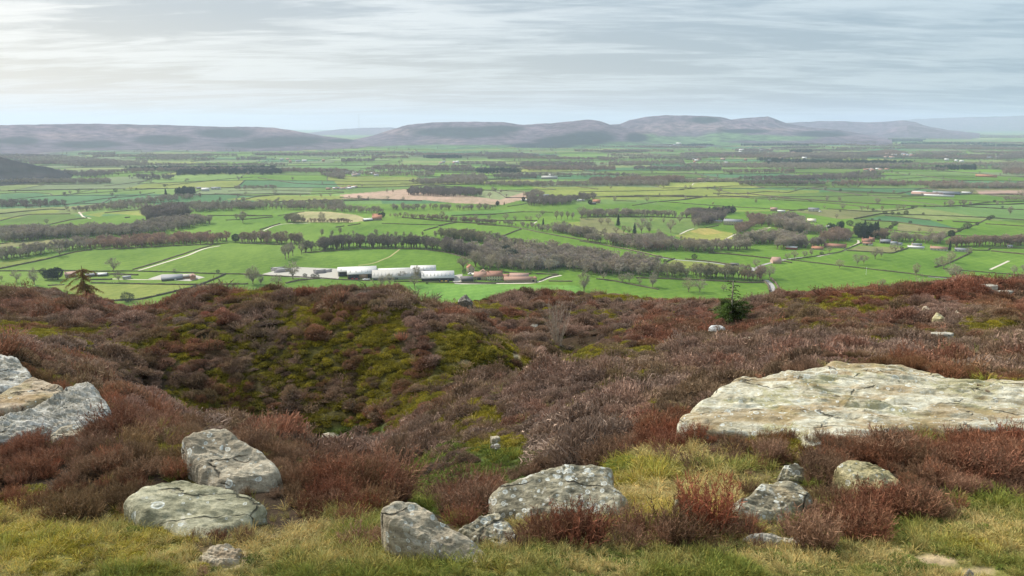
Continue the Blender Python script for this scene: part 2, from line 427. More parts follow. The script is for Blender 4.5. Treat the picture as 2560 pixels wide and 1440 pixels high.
GREY = [(1300,1000,330,70,-15,.7),(1450,930,120,40,0,.6),(1000,1140,150,40,-15,.5),(1950,900,260,40,0,.5),(480,930,160,40,0,.4),(1110,1190,60,45,0,1),
 (1250,740,120,10,0,.5),(1500,790,120,30,0,.5),(2050,880,200,30,0,.5),(1900,760,100,20,0,.5),(2150,800,160,40,0,.3),(500,770,90,20,0,.7),(300,810,140,25,0,.5),(870,800,80,20,0,.4),(1250,870,60,20,0,.3)]
BARE = [(560,1400,75,28,0,1),(2350,1400,90,20,0,1),(2440,1428,60,12,0,.8),(1855,865,25,9,0,.8),(2250,1375,40,10,0,.5),(1290,893,14,9,0,.8),(1180,905,30,7,0,.6),(800,1125,60,10,0,.3)]
GE = np.array([(-200,1300),(0,1300),(250,1300),(440,1312),(490,1375),(620,1372),(900,1372),(1100,1392),(1240,1382),(1450,1378),(1700,1372),(1850,1378),(2050,1372),(2200,1345),(2330,1295),(2420,1268),(2560,1258),(2760,1250)], float)
def patch(L_, px, py, nz):
    r = np.zeros(np.shape(px))
    for cx_, cy2, rx, ry, an, s in L_:
        c, s_ = math.cos(R(an)), math.sin(R(an))
        dx = px - cx_; dy = py - cy2
        d = np.hypot((dx * c + dy * s_) / rx, (-dx * s_ + dy * c) / ry)
        r = np.maximum(r, s * np.clip((1.25 - d) / 0.5 + nz, 0, 1) * (d < 1.9))
    return r
def veg(px, py, x, y):
    sc = np.interp(y, [2.5, 8, 40], [0.22, 0.7, 1.6])
    nz = 0.9 * fbm(x / sc, y / sc, 51, 3)
    v = {k: patch(l, px, py, nz) for k, l in (('moss', MOSS), ('green', GREEN), ('straw', STRAW), ('red', RED), ('grey', GREY), ('bare', BARE))}
    ge = np.interp(px, GE[:, 0], GE[:, 1])
    v['lawn'] = np.clip((py - ge) / 14 + 2.2 * fbm(x / 0.25, y / 0.25, 61, 3) + 0.4, 0, 1)
    # a general sprinkle of moss between the heather
    v['moss'] = np.maximum(v['moss'], np.clip((fbm(x / 1.7, y / 1.7, 71, 3) - 0.22) * 3.2, 0, 0.75) * (y > 6))
    return v

# ------------------------------------------------------------------ rocks: outlines in photograph pixels, laid on the ground
ROCKS = [
 # name, outline, tilt, roll, thickness, lift, material, lichen label
 ('boulder', [(-90,900),(-40,885),(0,886),(45,893),(76,925),(80,945),(55,968),(0,985),(-90,990)], 16, 0, .42, .10, 'streak', 'rounded pale boulder cut off by the left picture edge, behind the streaky slab'),
 ('rock_slab', [(-60,1010),(0,975),(85,941),(156,962),(150,985),(80,1010),(0,1030),(-60,1040)], 4, 0, .25, .03, 'tan', 'flat tan stone wedged between the rounded pale boulder and the streaky slab'),
 ('rock_slab', [(-70,1075),(5,1040),(70,1018),(140,985),(190,955),(228,953),(256,985),(275,1010),(262,1045),(190,1075),(90,1080),(30,1090),(-70,1110)], 14, -4, .35, .07, 'streak', 'big grey slab with diagonal streaks and a pointed back edge at far left'),
 ('rock', [(126,1080),(150,1064),(190,1056),(218,1068),(206,1098),(165,1110),(132,1104)], 22, 0, .2, .05, 'grey', 'small speckled grey rock showing through red heather below the streaky slab'),
 ('boulder', [(452,1095),(478,1076),(520,1065),(570,1068),(610,1092),(650,1122),(690,1155),(706,1182),(670,1215),(600,1232),(540,1222),(500,1180),(470,1130)], 24, -4, .45, .05, 'grey', 'large speckled grey boulder at the rim of the hollow, above the flat mossy slab'),
 ('rock_slab', [(303,1248),(350,1214),(400,1202),(450,1197),(520,1206),(600,1222),(668,1256),(630,1292),(570,1315),(505,1345),(450,1345),(400,1300),(345,1290)], 6, 0, .3, .035, 'green', 'flat greenish slab lying below the large speckled boulder'),
 ('rock_slab', [(492,1392),(525,1362),(575,1360),(604,1370),(598,1402),(545,1418)], 2, 0, .15, .02, 'tan', 'low worn tan stone set in the path at the bottom edge'),
 ('boulder', [(952,1262),(985,1247),(1030,1246),(1075,1272),(1120,1305),(1180,1345),(1222,1382),(1228,1415),(1190,1418),(1110,1385),(1020,1330),(965,1290)], 20, -10, .4, .06, 'grey', 'long grey rock sloping down to the right between the red heather tufts'),
 ('boulder', [(1222,1228),(1240,1210),(1300,1186),(1370,1162),(1430,1150),(1485,1154),(1532,1160),(1528,1195),(1572,1235),(1555,1272),(1490,1305),(1400,1302),(1300,1292),(1232,1275)], 27, 0, .5, .06, 'lichen', 'broad grey boulder covered with white lichen rings, beside the straw mound'),
 ('rock', [(1142,1318),(1195,1288),(1245,1272),(1275,1300),(1305,1350),(1262,1372),(1190,1345)], 10, 0, .3, .03, 'lichen', 'pale rock with white spots leaning below the left end of the ringed boulder'),
 ('rock_slab', [(1710,1040),(1730,1018),(1775,985),(1800,958),(1850,948),(1930,938),(1985,925),(2080,907),(2170,910),(2260,914),(2350,930),(2420,952),(2500,950),(2560,956),(2680,965),(2700,1060),(2560,1064),(2440,1070),(2330,1066),(2260,1082),(2200,1098),(2090,1108),(2010,1122),(1975,1090),(1900,1078),(1800,1072),(1745,1060)], 0.5, 0, .6, .03, 'slab', 'huge flat pale slab with ochre stains at right, the largest stone in view'),
 ('rock', [(1943,1188),(1955,1165),(1980,1156),(2010,1164),(2018,1190),(1985,1208),(1950,1205)], 30, 0, .25, .06, 'lichen', 'small rounded rock capped with one large white lichen patch, above the spotted twin rock'),
 ('boulder', [(1784,1290),(1825,1262),(1875,1225),(1905,1203),(1960,1194),(2010,1208),(2036,1240),(2005,1272),(1930,1290),(1860,1310),(1800,1308)], 22, 0, .35, .05, 'lichen', 'green grey double humped rock with scattered white rosettes in the heather below the huge slab'),
 ('boulder', [(2085,1165),(2110,1146),(2175,1152),(2225,1172),(2258,1200),(2215,1240),(2160,1225),(2110,1190)], 14, 0, .3, .015, 'yellow', 'yellowish rock half buried in heather below the middle of the huge slab'),
 ('rock_slab', [(1855,1345),(1885,1333),(1930,1333),(2000,1342),(2058,1356),(2000,1368),(1900,1362)], 6, 0, .2, .03, 'pale', 'thin white slab edge between dark red heather and the front grass'),
 ('rock', [(1678,1272),(1686,1256),(1702,1249),(1720,1262),(1724,1282),(1700,1288)], 34, 0, .15, .03, 'lichen', 'small stone with a single white ring at the foot of the straw mound'),
 ('stone', [(2408,1440),(2416,1426),(2428,1424),(2436,1434),(2434,1452),(2412,1454)], 30, 0, .1, .02, 'pale', 'little pale stone at the bottom edge, right'),
]
STONES = [  # px, py(base), width px, height px, material, name, label
 (823,1112,44,24,'grey','stone','angular grey stone lying in the green bottom of the hollow'),
 (884,1104,16,13,'pale','stone','small pale stone right of the angular grey stone in the hollow'),
 (1238,1112,26,24,'grey','stone','blocky stone showing on the mossy slope above the ringed boulder'),
 (1162,778,40,36,'dark','boulder','dark split boulder with a white corner on the shoulder of the mound'),
 (1795,842,40,28,'cap','boulder','white topped overhanging boulder below the young conifer'),
 (2352,818,34,26,'yellow','boulder','pointed triangular tan boulder high on the right moor'),
 (2320,786,24,14,'tan','stone','low pinkish stone up left of the triangular boulder'),
 (2395,794,14,14,'tan','stone','small stone up right of the triangular boulder'),
 (2470,738,76,20,'pale','rock_slab','long flat ledge of pale rock on the right skyline knoll'),
 (2520,742,36,9,'pale','stone','thin white stone just right of the skyline ledge'),
 (1872,868,34,26,'tan','boulder','tan rock in a bare patch right of the overhanging boulder'),
 (2338,882,18,14,'pale','stone','tiny white stone with yellow moss above the huge slab'),
 (2364,852,60,9,'pale','rock_slab','thin pale ledge among heather above the huge slab'),
 (1606,1012,14,10,'pale','stone','cream stone in heather left of the huge slab'),
 (834,1184,16,15,'pale','stone','small white stone poking out of the red heather above the hollow rim'),
 (1336,820,20,7,'pale','stone','white sliver of rock left of the bare upright shrub'),
 (1860,825,10,9,'pale','stone','pebble sized stone right of the overhanging boulder'),
 (1290,900,16,12,'tan','stone','cream stone at the head of the mossy gully'),
 (812,1126,22,8,'tan','stone','flat tan stone below the angular grey stone'),
 (1240,1128,30,12,'dark','stone','dark stone tucked under the blocky stone'),
 (600,1118,0,0,'x','x','x'),
]
def rock_mat(kind):
    if kind in RM: return RM[kind]
    P = {'slab': ((.34,.31,.22), (.60,.57,.46), .80, .25, .15), 'grey': ((.26,.225,.165), (.46,.415,.32), .0, .35, .5), 'streak': ((.26,.245,.20), (.64,.61,.52), .1, .1, .2),
         'tan': ((.28,.22,.15), (.43,.38,.29), .45, .1, .1), 'green': ((.20,.195,.13), (.44,.42,.30), .12, .2, .2), 'lichen': ((.17,.155,.11), (.42,.385,.28), .08, 1.0, .5),
         'yellow': ((.26,.23,.12), (.42,.38,.24), .3, .15, .1), 'pale': ((.30,.28,.23), (.46,.44,.38), .05, .2, .1), 'dark': ((.07,.06,.05), (.18,.17,.14), 0, .3, .2), 'cap': ((.30,.31,.30), (.62,.64,.62), 0, .5, .3)}
    lo, hi, ochre, lich, speck = P[kind]
    m, t, b, o = new_mat('rock_' + kind, 0.92, 0.15)
    p = pos(t)
    mpn = N(t, 'ShaderNodeMapping'); L(t, p, mpn.inputs[0]); mpn.inputs['Rotation'].default_value = (0.2, 0.25, R(-24)); mpn.inputs['Scale'].default_value = (1.0, 3.4, 5.0)
    a = noisen(t, mpn.outputs[0], 2.6, 8, 0.66, 0.8)
    a2 = noisen(t, p, 24, 8, 0.78)
    f = mathn(t, 'ADD', mathn(t, 'MULTIPLY', a, 0.55), mathn(t, 'MULTIPLY', a2, 0.45))
    lo = tuple(v * 1.3 for v in lo); hi = tuple(min(.74, v * 1.35) for v in hi)
    c = ramp(t, f, [(0.38, tuple(v * 0.7 for v in lo)), (0.46, lo), (0.54, tuple((u + v) / 2 for u, v in zip(lo, hi))), (0.62, hi)])
    if ochre:
        oc = ramp(t, noisen(t, mpn.outputs[0], 1.15, 5, 0.6, 0.5), [(0.60 - 0.14 * ochre, 0.0), (0.67 - 0.14 * ochre, 1.0)])
        ocn = mixc(t, noisen(t, p, 6, 5, 0.6), (.27, .20, .08), (.38, .24, .12))
        oc2 = ramp(t, noisen(t, p, 2.3, 5, 0.65, 0.6), [(0.53, 0.0), (0.61, 1.0)])
        c = mixc(t, mathn(t, 'MULTIPLY', oc2, 0.55 * min(1, ochre * 1.3)), c, (.33, .31, .13))
        c = mixc(t, mathn(t, 'MULTIPLY', oc, 0.6), c, ocn)
    # dark lichen specks
    sp_ = ramp(t, noisen(t, p, 55, 3, 0.6), [(0.56, 0.0), (0.64, 1.0)])
    c = mixc(t, mathn(t, 'MULTIPLY', sp_, speck * 0.8), c, (.05, .05, .045))
    # pits and pale crust patches
    cr = ramp(t, noisen(t, p, 9, 6, 0.7, 1.0), [(0.60, 0.0), (0.66, 1.0)])
    c = mixc(t, mathn(t, 'MULTIPLY', cr, 0.35 + 0.4 * lich), c, (.60, .585, .51))
    # round lichen rosettes with a pale rim
    for sc_, rr, dens in ((10.5, 0.36, 0.40), (22, 0.42, 0.42), (48, 0.42, 0.30)):
        wv = N(t, 'ShaderNodeVectorMath', operation='ADD')
        dn = noisen(t, p, 16, 3, 0.6, 0, 1)
        vm = N(t, 'ShaderNodeVectorMath', operation='SCALE'); L(t, dn, vm.inputs[0]); vm.inputs['Scale'].default_value = 0.022
        L(t, p, wv.inputs[0]); L(t, vm.outputs[0], wv.inputs[1])
        v = N(t, 'ShaderNodeTexVoronoi', feature='F1'); v.inputs['Scale'].default_value = sc_; L(t, wv.outputs[0], v.inputs['Vector'])
        sx = N(t, 'ShaderNodeSeparateColor'); L(t, v.outputs['Color'], sx.inputs[0])
        rad = mathn(t, 'MULTIPLY_ADD', sx.outputs[1], rr * 0.7, rr * 0.3)
        on = mathn(t, 'LESS_THAN', sx.outputs[0], dens * min(1, lich + 0.05) * 1.6)
        q = mathn(t, 'DIVIDE', v.outputs['Distance'], rad)
        ring = ramp(t, q, [(0.0, 0.95), (0.28, 0.4), (0.58, 0.3), (0.74, 1.0), (0.9, 1.0), (1.0, 0.0)])
        c = mixc(t, mathn(t, 'MULTIPLY', ring, mathn(t, 'MULTIPLY', on, 0.9)), c, (.66, .69, .64))
    # joints and cracks
    cd = N(t, 'ShaderNodeVectorMath', operation='ADD'); cs = N(t, 'ShaderNodeVectorMath', operation='SCALE'); L(t, noisen(t, p, 3.0, 4, 0.6, 0, 1), cs.inputs[0]); cs.inputs['Scale'].default_value = 0.45
    L(t, mpn.outputs[0], cd.inputs[0]); L(t, cs.outputs[0], cd.inputs[1])
    vc = N(t, 'ShaderNodeTexVoronoi', feature='DISTANCE_TO_EDGE'); vc.inputs['Scale'].default_value = 1.1; L(t, cd.outputs[0], vc.inputs['Vector'])
    crk = ramp(t, vc.outputs['Distance'], [(0.0, 1.0), (0.018, 0.0)])
    crk = mathn(t, 'MULTIPLY', crk, ramp(t, noisen(t, p, 4.0, 2, 0.5), [(0.47, 0.0), (0.56, 1.0)]))
    c = mixc(t, mathn(t, 'MULTIPLY', crk, 0.75), c, (.05, .045, .035))
    L(t, c, b.inputs['Base Color'])
    hgt = mathn(t, 'ADD', mathn(t, 'MULTIPLY', a, 1.0), mathn(t, 'MULTIPLY', a2, 0.6))
    hgt = mathn(t, 'SUBTRACT', hgt, mathn(t, 'MULTIPLY', crk, 0.8))
    bump(t, b, hgt, 1.0, 0.035)
    RM[kind] = m
    return m
RM = {}
def rock_mesh(name, pts, tiltxy, thick, seed, mat, edge=0.10, rough=0.03, nring=46, nseg=220, down=0.5, terr=0.5):
    """closed stone: pts = world outline on a tilted plane; rounded edge, ledges and pits, sides going into the ground"""
    pts = np.asarray(pts, float)
    seg = np.hypot(*(np.roll(pts, -1, 0) - pts)[:, :2].T); cum = np.concatenate([[0], np.cumsum(seg)])
    q = np.vstack([pts, pts[:1]]); s_ = np.linspace(0, cum[-1], nseg, endpoint=False)
    P = np.stack([np.interp(s_, cum, q[:, i]) for i in range(3)], 1)
    for _ in range(1): P = (np.roll(P, 1, 0) + 2 * P + np.roll(P, -1, 0)) / 4
    c = P.mean(0); size = np.hypot(*(P - c)[:, :2].T).mean()
    ang = np.arctan2(P[:, 1] - c[1], P[:, 0] - c[0])
    jag = min(size, .9) * 0.085 * fbm(P[:, 0] / (size * .25) + seed, P[:, 1] / (size * .25), seed, 4, 0.6)
    out = (P - c); out /= np.linalg.norm(out[:, :2], axis=1)[:, None]
    P = P + out * jag[:, None] * np.array([1, 1, 0])
    V = []
    # skirt
    for dz, ex in ((-down, 0.02), (-down * 0.5, 0.035), (-thick * 0.55, 0.03), (-min(.07, thick * 0.25), 0.012)):
        k = P.copy(); n_ = fbm(P[:, 0] * 5 + dz * 9, P[:, 1] * 5, seed + 5, 3)
        k[:, :2] += out[:, :2] * (ex * size + 0.04 * size * n_)[:, None]; k[:, 2] += dz; V.append(k)
    r0 = np.hypot(*(P - c)[:, :2].T)
    S = 1 - np.linspace(0, 1, nring) ** 1.5
    for s in S:
        k = c + (P - c) * s
        e = (1 - s) * r0; er = np.clip(e / edge, 0, 1)
        zo = -min(.05, thick * 0.16) * (1 - np.sqrt(1 - (1 - er) ** 2))
        x, y = k[:, 0], k[:, 1]
        h1 = fbm(x / (size * .8) + seed, y / (size * .45), seed + 11, 4, .55)
        st = (y * 0.9 + x * 0.35 + 0.25 * h1 * size) / (size * 0.22) + seed
        fr = st - np.floor(st)
        led = np.clip(fr * 4, 0, 1) - fr
        h3 = fbm(x / .05, y / .03, seed + 17, 3)
        st2 = (y * .95 + x * .30 + .10 * fbm(x / .5, y / .3, seed + 23, 3)) / (size * .075) + seed; f2 = st2 - np.floor(st2); led2 = (np.clip(f2 * 5, 0, 1) - f2) * np.clip(.4 + fbm(x / .3, y / .3, seed + 29, 2) * 2, 0, 1)
        k[:, 2] += zo + (h1 * rough * 0.9 + terr * (led * .35 + led2 * .42) * rough + fbm(x / .16 + seed, y / .10, seed + 13, 3) * rough * 0.22 + h3 * rough * 0.16) * (0.35 + 0.65 * er)
        V.append(k)
    nr = len(V); V = np.concatenate(V)
    V[-nseg:] = V[-nseg:].mean(0)
    i = np.arange(nr - 1)[:, None]; j = np.arange(nseg)[None, :]; jn = (j + 1) % nseg
    f = np.stack([i * nseg + j, i * nseg + jn, (i + 1) * nseg + jn, (i + 1) * nseg + j], -1).reshape(-1, 4)
    base = V.mean(0); 
    me = mesh_np(name, V - base, f, mat, None, True)
    return me, base
def build_rocks():
    for k, (nm, ol, tilt, roll, th, lift, mk, lab) in enumerate(ROCKS):
        ol = np.array(ol, float)
        pf = ol[np.argmax(ol[:, 1])]; cxp = ol[:, 0].mean()
        X0, Y0, Z0 = (float(v[0]) for v in hit(min(max(cxp, -150), 2650), pf[1], moor_z, 1.5, 90))
        Z0 += lift * .5
        a, b = math.tan(R(tilt)), math.tan(R(roll))
        u, fy, fz = ray(ol[:, 0], ol[:, 1])
        # H + t fz = Z0 + a (t fy - Y0) + b (t u - X0)
        t_ = (Z0 - a * Y0 - b * X0 - H) / (fz - a * fy - b * u)
        W = np.stack([t_ * u, t_ * fy, H + t_ * fz], 1)
        big = mk == 'slab'
        sz = np.hypot(*(W - W.mean(0))[:, :2].T).mean()
        me, base = rock_mesh(nm, W, (a, b), th, 100 + k * 7, rock_mat(mk), edge=min(.07, sz * .2), rough=0.05 if big else 0.03 + 0.02 * min(1, sz),
                             nring=120 if big else 50, nseg=420 if big else 220, down=0.55, terr=1.5 if mk in ('slab', 'streak') else 0.4)
        o = link(nm, me, None, base)
        tag(o, lab, 'rock')
    rg = np.random.default_rng(5)
    for k, (px, py, wpx, hpx, mk, nm, lab) in enumerate(STONES):
        if mk == 'x': continue
        x, y, z = (float(v[0]) for v in hit(px, py, moor_z, 1.5, 90))
        d = math.sqrt(x * x + y * y + (H - z) ** 2); s = d / F; wd, ht = wpx * s * .95, hpx * s; flat_ = hpx < wpx * .35
        n = 9; an = np.sort(np.arange(n) / n * 2 * math.pi + rg.uniform(-.25, .25, n))
        rr = wd / 2 * rg.uniform(.8, 1.12, n)
        W = np.stack([x + np.cos(an) * rr, y + wd * .3 + np.sin(an) * rr * (.35 if flat_ else .7), np.zeros(n)], 1)
        tl = 0.35 if ht > wd * .3 else 0.05
        W[:, 2] = z + ht * .6 + (.10 if flat_ else 0) + (W[:, 1] - y) * tl
        if 'triang' in lab or 'split' in lab: W[:, 2] += ht * .3 * np.exp(-((W[:, 0] - x) / (wd * .22)) ** 2)
        me, base = rock_mesh(nm, W, (0, 0), ht, 300 + k * 5, rock_mat(mk), edge=wd * .2, rough=wd * .05, nring=16, nseg=64, down=ht * 1.2 + 0.35)
        o = link(nm, me, None, base); tag(o, lab, 'rock' if wpx > 30 else 'stone')

# ------------------------------------------------------------------ ground meshes
def polar(rs, az):
    rr, aa = np.meshgrid(rs, az, indexing='ij')
    return rr * np.sin(aa), rr * np.cos(aa)
def grid_faces(nr, na, wrap):
    i = np.arange(nr - 1)[:, None]; j = np.arange(na if wrap else na - 1)[None, :]; jn = (j + 1) % na
    return np.stack([i * na + j, i * na + jn, (i + 1) * na + jn, (i + 1) * na + j], -1).reshape(-1, 4)[:, ::-1]
def az_list(step):
    a = np.arange(-43, 43.001, step); b = np.arange(43 + 4, 317, 4.0)
    return np.radians(np.concatenate([a, b]))
def build_moor_ground():
    rs = np.concatenate([[0.02, .5, 1.0], np.exp(np.linspace(math.log(1.4), math.log(110), 400)), np.exp(np.linspace(math.log(114), math.log(690), 40))])
    az = az_list(0.14)
    x, y = polar(rs, az); z = moor_z(x, y)
    px, py = project(x, y, z)
    v = veg(px, py, x, y)
    n1 = fbm(x / .5, y / .5, 81, 3)[..., None]
    far = np.clip((np.hypot(x, y) - 70) / 60, 0, 1)[..., None]
    c = np.array((.042, .028, .018)) * (1 + .5 * n1)
    def mixin(c, w_, col, k=1.0): return c * (1 - (w_ * k)[..., None]) + np.array(col) * (1 + .35 * n1) * (w_ * k)[..., None]
    c = mixin(c, v['moss'], (.075, .070, .018)); c = mixin(c, v['green'], (.05, .085, .018)); c = mixin(c, v['straw'], (.26, .21, .09), .8)
    c = mixin(c, v['lawn'], (.17, .17, .05), .8); c = mixin(c, v['bare'], (.36, .28, .18), .95)
    c = c * (1 - far) + np.array((.10, .13, .035)) * far
    m, t, b, o = new_mat('moor_earth', 0.95, 0.1)
    ca = attr(t, 'Col').outputs['Color']
    nn = noisen(t, pos(t), 7, 8, 0.7)
    L(t, mixc(t, 1.0, ca, ramp(t, nn, [(0.3, (.45, .45, .45)), (0.7, (1.7, 1.7, 1.6))]), 'MULTIPLY'), b.inputs['Base Color'])
    bump(t, b, nn, 1.0, 0.05)
    me = mesh_np('moor', np.stack([x, y, z], -1).reshape(-1, 3), grid_faces(len(rs), len(az), True), m, c.reshape(-1, 3), True)
    o = link('moor', me); tag(o, 'heather moor falling away from the viewer towards the valley', kind='structure')

# ------------------------------------------------------------------ moor plants
def sprig_proto(seed, nst=70, nsp=11, spread=60, up=1.0, wid=.017, lean=0.0):
    """a heather or bilberry bush seen close: curved stems with many short side sprigs; about 1 unit tall"""
    rg = np.random.default_rng(seed); mb = MB()
    th = R(spread) * np.sqrt(rg.uniform(0, 1, nst)); ph = rg.uniform(0, 2 * math.pi, nst); ln = rg.uniform(.65, 1.1, nst) * up
    b0 = np.stack([np.cos(ph) * .22 * rg.uniform(0, 1, nst), np.sin(ph) * .22 * rg.uniform(0, 1, nst), np.zeros(nst) - .05], 1)
    d = np.stack([np.sin(th) * np.cos(ph), np.sin(th) * np.sin(ph), np.cos(th)], 1)
    K = 5; P = [b0]
    for k in range(K):
        dd = d + np.array([0, 0, 1]) * (.18 * k) + rg.normal(0, .16, (nst, 3)); dd /= np.linalg.norm(dd, axis=1)[:, None]
        P.append(P[-1] + dd * (ln / K)[:, None])
    P = np.stack(P, 1)
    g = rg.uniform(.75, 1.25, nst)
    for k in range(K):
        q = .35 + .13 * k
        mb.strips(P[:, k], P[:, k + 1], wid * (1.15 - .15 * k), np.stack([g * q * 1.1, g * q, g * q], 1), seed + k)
    for j in range(nsp):
        tt = rg.uniform(1.3, K, nst); i0 = np.minimum(tt.astype(int), K - 1); fr = (tt - i0)[:, None]
        a = P[np.arange(nst), i0] * (1 - fr) + P[np.arange(nst), i0 + 1] * fr
        sdv = P[np.arange(nst), i0 + 1] - P[np.arange(nst), i0]; sdv /= np.linalg.norm(sdv, axis=1)[:, None] + 1e-6
        e = a + (sdv + rg.normal(0, .75, (nst, 3))) * rg.uniform(.035, .10, nst)[:, None]
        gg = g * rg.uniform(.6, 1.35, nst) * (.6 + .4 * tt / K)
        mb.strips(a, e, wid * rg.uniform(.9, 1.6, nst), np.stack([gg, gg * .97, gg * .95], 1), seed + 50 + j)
    return mb
def dome_proto(seed, n=420, hgt=.78, core=True, wid=.07, ln=.3, stems=14):
    """a heather cushion seen from metres away: lumpy dome of short sprigs over a dark heart; radius about 1 unit"""
    rg = np.random.default_rng(seed); mb = MB()
    ph = rg.uniform(0, 2 * math.pi, n); cz = rg.uniform(-.1, 1, n); sr = np.sqrt(1 - np.clip(cz, 0, 1) ** 2)
    dv = np.stack([sr * np.cos(ph), sr * np.sin(ph), cz], 1)
    lump = 1 + .22 * fbm(dv[:, 0] * 2.2 + seed * 3.1, dv[:, 1] * 2.2 + dv[:, 2] * 1.7, seed, 3)
    P1 = dv * lump[:, None] * rg.uniform(.9, 1.1, n)[:, None]; P1[:, 2] *= hgt
    dr = dv * .8 + np.array([0, 0, .6]) + rg.normal(0, .55, (n, 3)); dr /= np.linalg.norm(dr, axis=1)[:, None]
    P0 = P1 - dr * (rg.uniform(.6, 1.3, n) * ln)[:, None]
    g = rg.uniform(.6, 1.35, n) * (.8 + .25 * (lump - 1) / .22)
    mb.strips(P0, P1, wid * rg.uniform(.6, 1.3, n), np.stack([g, g * .97, g * .95], 1), seed)
    if stems:
        ph = rg.uniform(0, 2 * math.pi, stems); tl = rg.uniform(.3, 1.1, stems)
        E = np.stack([np.cos(ph) * np.sin(tl), np.sin(ph) * np.sin(tl), np.cos(tl) * hgt], 1) * rg.uniform(.9, 1.22, stems)[:, None]
        mb.strips(E * .3, E, .035, (1.5, 1.5, 1.5), seed + 3)
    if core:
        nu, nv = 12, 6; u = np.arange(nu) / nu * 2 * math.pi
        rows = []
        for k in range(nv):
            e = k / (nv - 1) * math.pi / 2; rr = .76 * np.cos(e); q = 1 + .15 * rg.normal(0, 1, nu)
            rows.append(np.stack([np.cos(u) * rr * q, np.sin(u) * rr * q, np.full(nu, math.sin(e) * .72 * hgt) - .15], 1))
        mb.add(np.concatenate(rows), grid_faces(nv, nu, True)[:, ::-1], (.14, .13, .12))  # core coloured dark to stand in for shade between the sprigs
    return mb
def tuft_proto(seed, n=46, ln=1.0, spread=50, wid=.035, bend=.5):
    rg = np.random.default_rng(seed); mb = MB()
    ph = rg.uniform(0, 2 * math.pi, n); th = R(spread) * rg.uniform(0, 1, n) ** .7; l_ = ln * rg.uniform(.5, 1.1, n)
    b0 = np.stack([np.cos(ph), np.sin(ph), np.zeros(n)], 1) * (.22 * rg.uniform(0, 1, n))[:, None]
    d = np.stack([np.sin(th) * np.cos(ph), np.sin(th) * np.sin(ph), np.cos(th)], 1)
    P = b0; g = rg.uniform(.65, 1.3, n); dry = rg.uniform(0, 1, n) < .25
    for k in range(4):
        dd = d + np.stack([np.cos(ph), np.sin(ph), np.full(n, -1.0)], 1) * (bend * .3 * k) ; dd /= np.linalg.norm(dd, axis=1)[:, None]
        Q = P + dd * (l_ / 4)[:, None]
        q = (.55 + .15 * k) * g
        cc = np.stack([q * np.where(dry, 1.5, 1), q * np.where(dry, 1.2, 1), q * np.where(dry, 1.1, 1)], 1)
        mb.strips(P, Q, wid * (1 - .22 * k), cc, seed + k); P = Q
    return mb
def wedge_points(y0, y1, dens, seed, pad=170):
    rg = np.random.default_rng(seed)
    wmax = y1 * .80 + 1.5
    n = int(dens * (y1 - y0) * 2 * wmax)
    x = rg.uniform(-wmax, wmax, n); y = rg.uniform(y0, y1, n)
    z = moor_z(x, y); px, py = project(x, y, z)
    k = (px > -pad) & (px < 2560 + pad) & (py < 1600)
    return x[k], y[k], z[k], px[k], py[k], rg
def rock_mask(px, py, grow=0):
    m = np.zeros(len(px), bool)
    for r_ in ROCKS:
        ol = np.array(r_[1], float)
        if grow: c_ = ol.mean(0); ol = c_ + (ol - c_) * (1 + grow)
        m |= inpoly(px, py, ol)
    return m
def pick(rg, v, n, x, y):
    """heather tints: brown mauve, grey mauve, russet, red"""
    a = np.clip(.5 + 1.1 * fbm(x / 1.6, y / 1.6, 501, 3) + rg.normal(0, .22, n), 0, 1)[:, None]
    base = np.array((.35, .238, .185)) * (1 - a) + np.array((.22, .155, .095)) * a
    var = np.clip(.5 + 1.3 * fbm(x / 2.4, y / 2.4, 511, 3) + rg.normal(0, .16, n), 0, 1)
    base = np.where((var < .16)[:, None], np.array((.30, .155, .10)), base)
    base = np.where((var > .92)[:, None], np.array((.31, .23, .18)), base)
    r = (v['red'] * rg.uniform(.1, .95, n)).clip(0, 1)[:, None]; g = (v['grey'] * rg.uniform(.3, 1.2, n)).clip(0, 1)[:, None]
    m = (v['moss'] * rg.uniform(0, 1, n)).clip(0, 1)[:, None] * .6
    base = base * (1 - g) + np.array((.28, .195, .155)) * g
    base = base * (1 - m) + np.array((.24, .20, .06)) * m
    base = base * (1 - r) + np.array((.30, .108, .068)) * r
    return base * rg.uniform(.6, 1.3, n)[:, None]
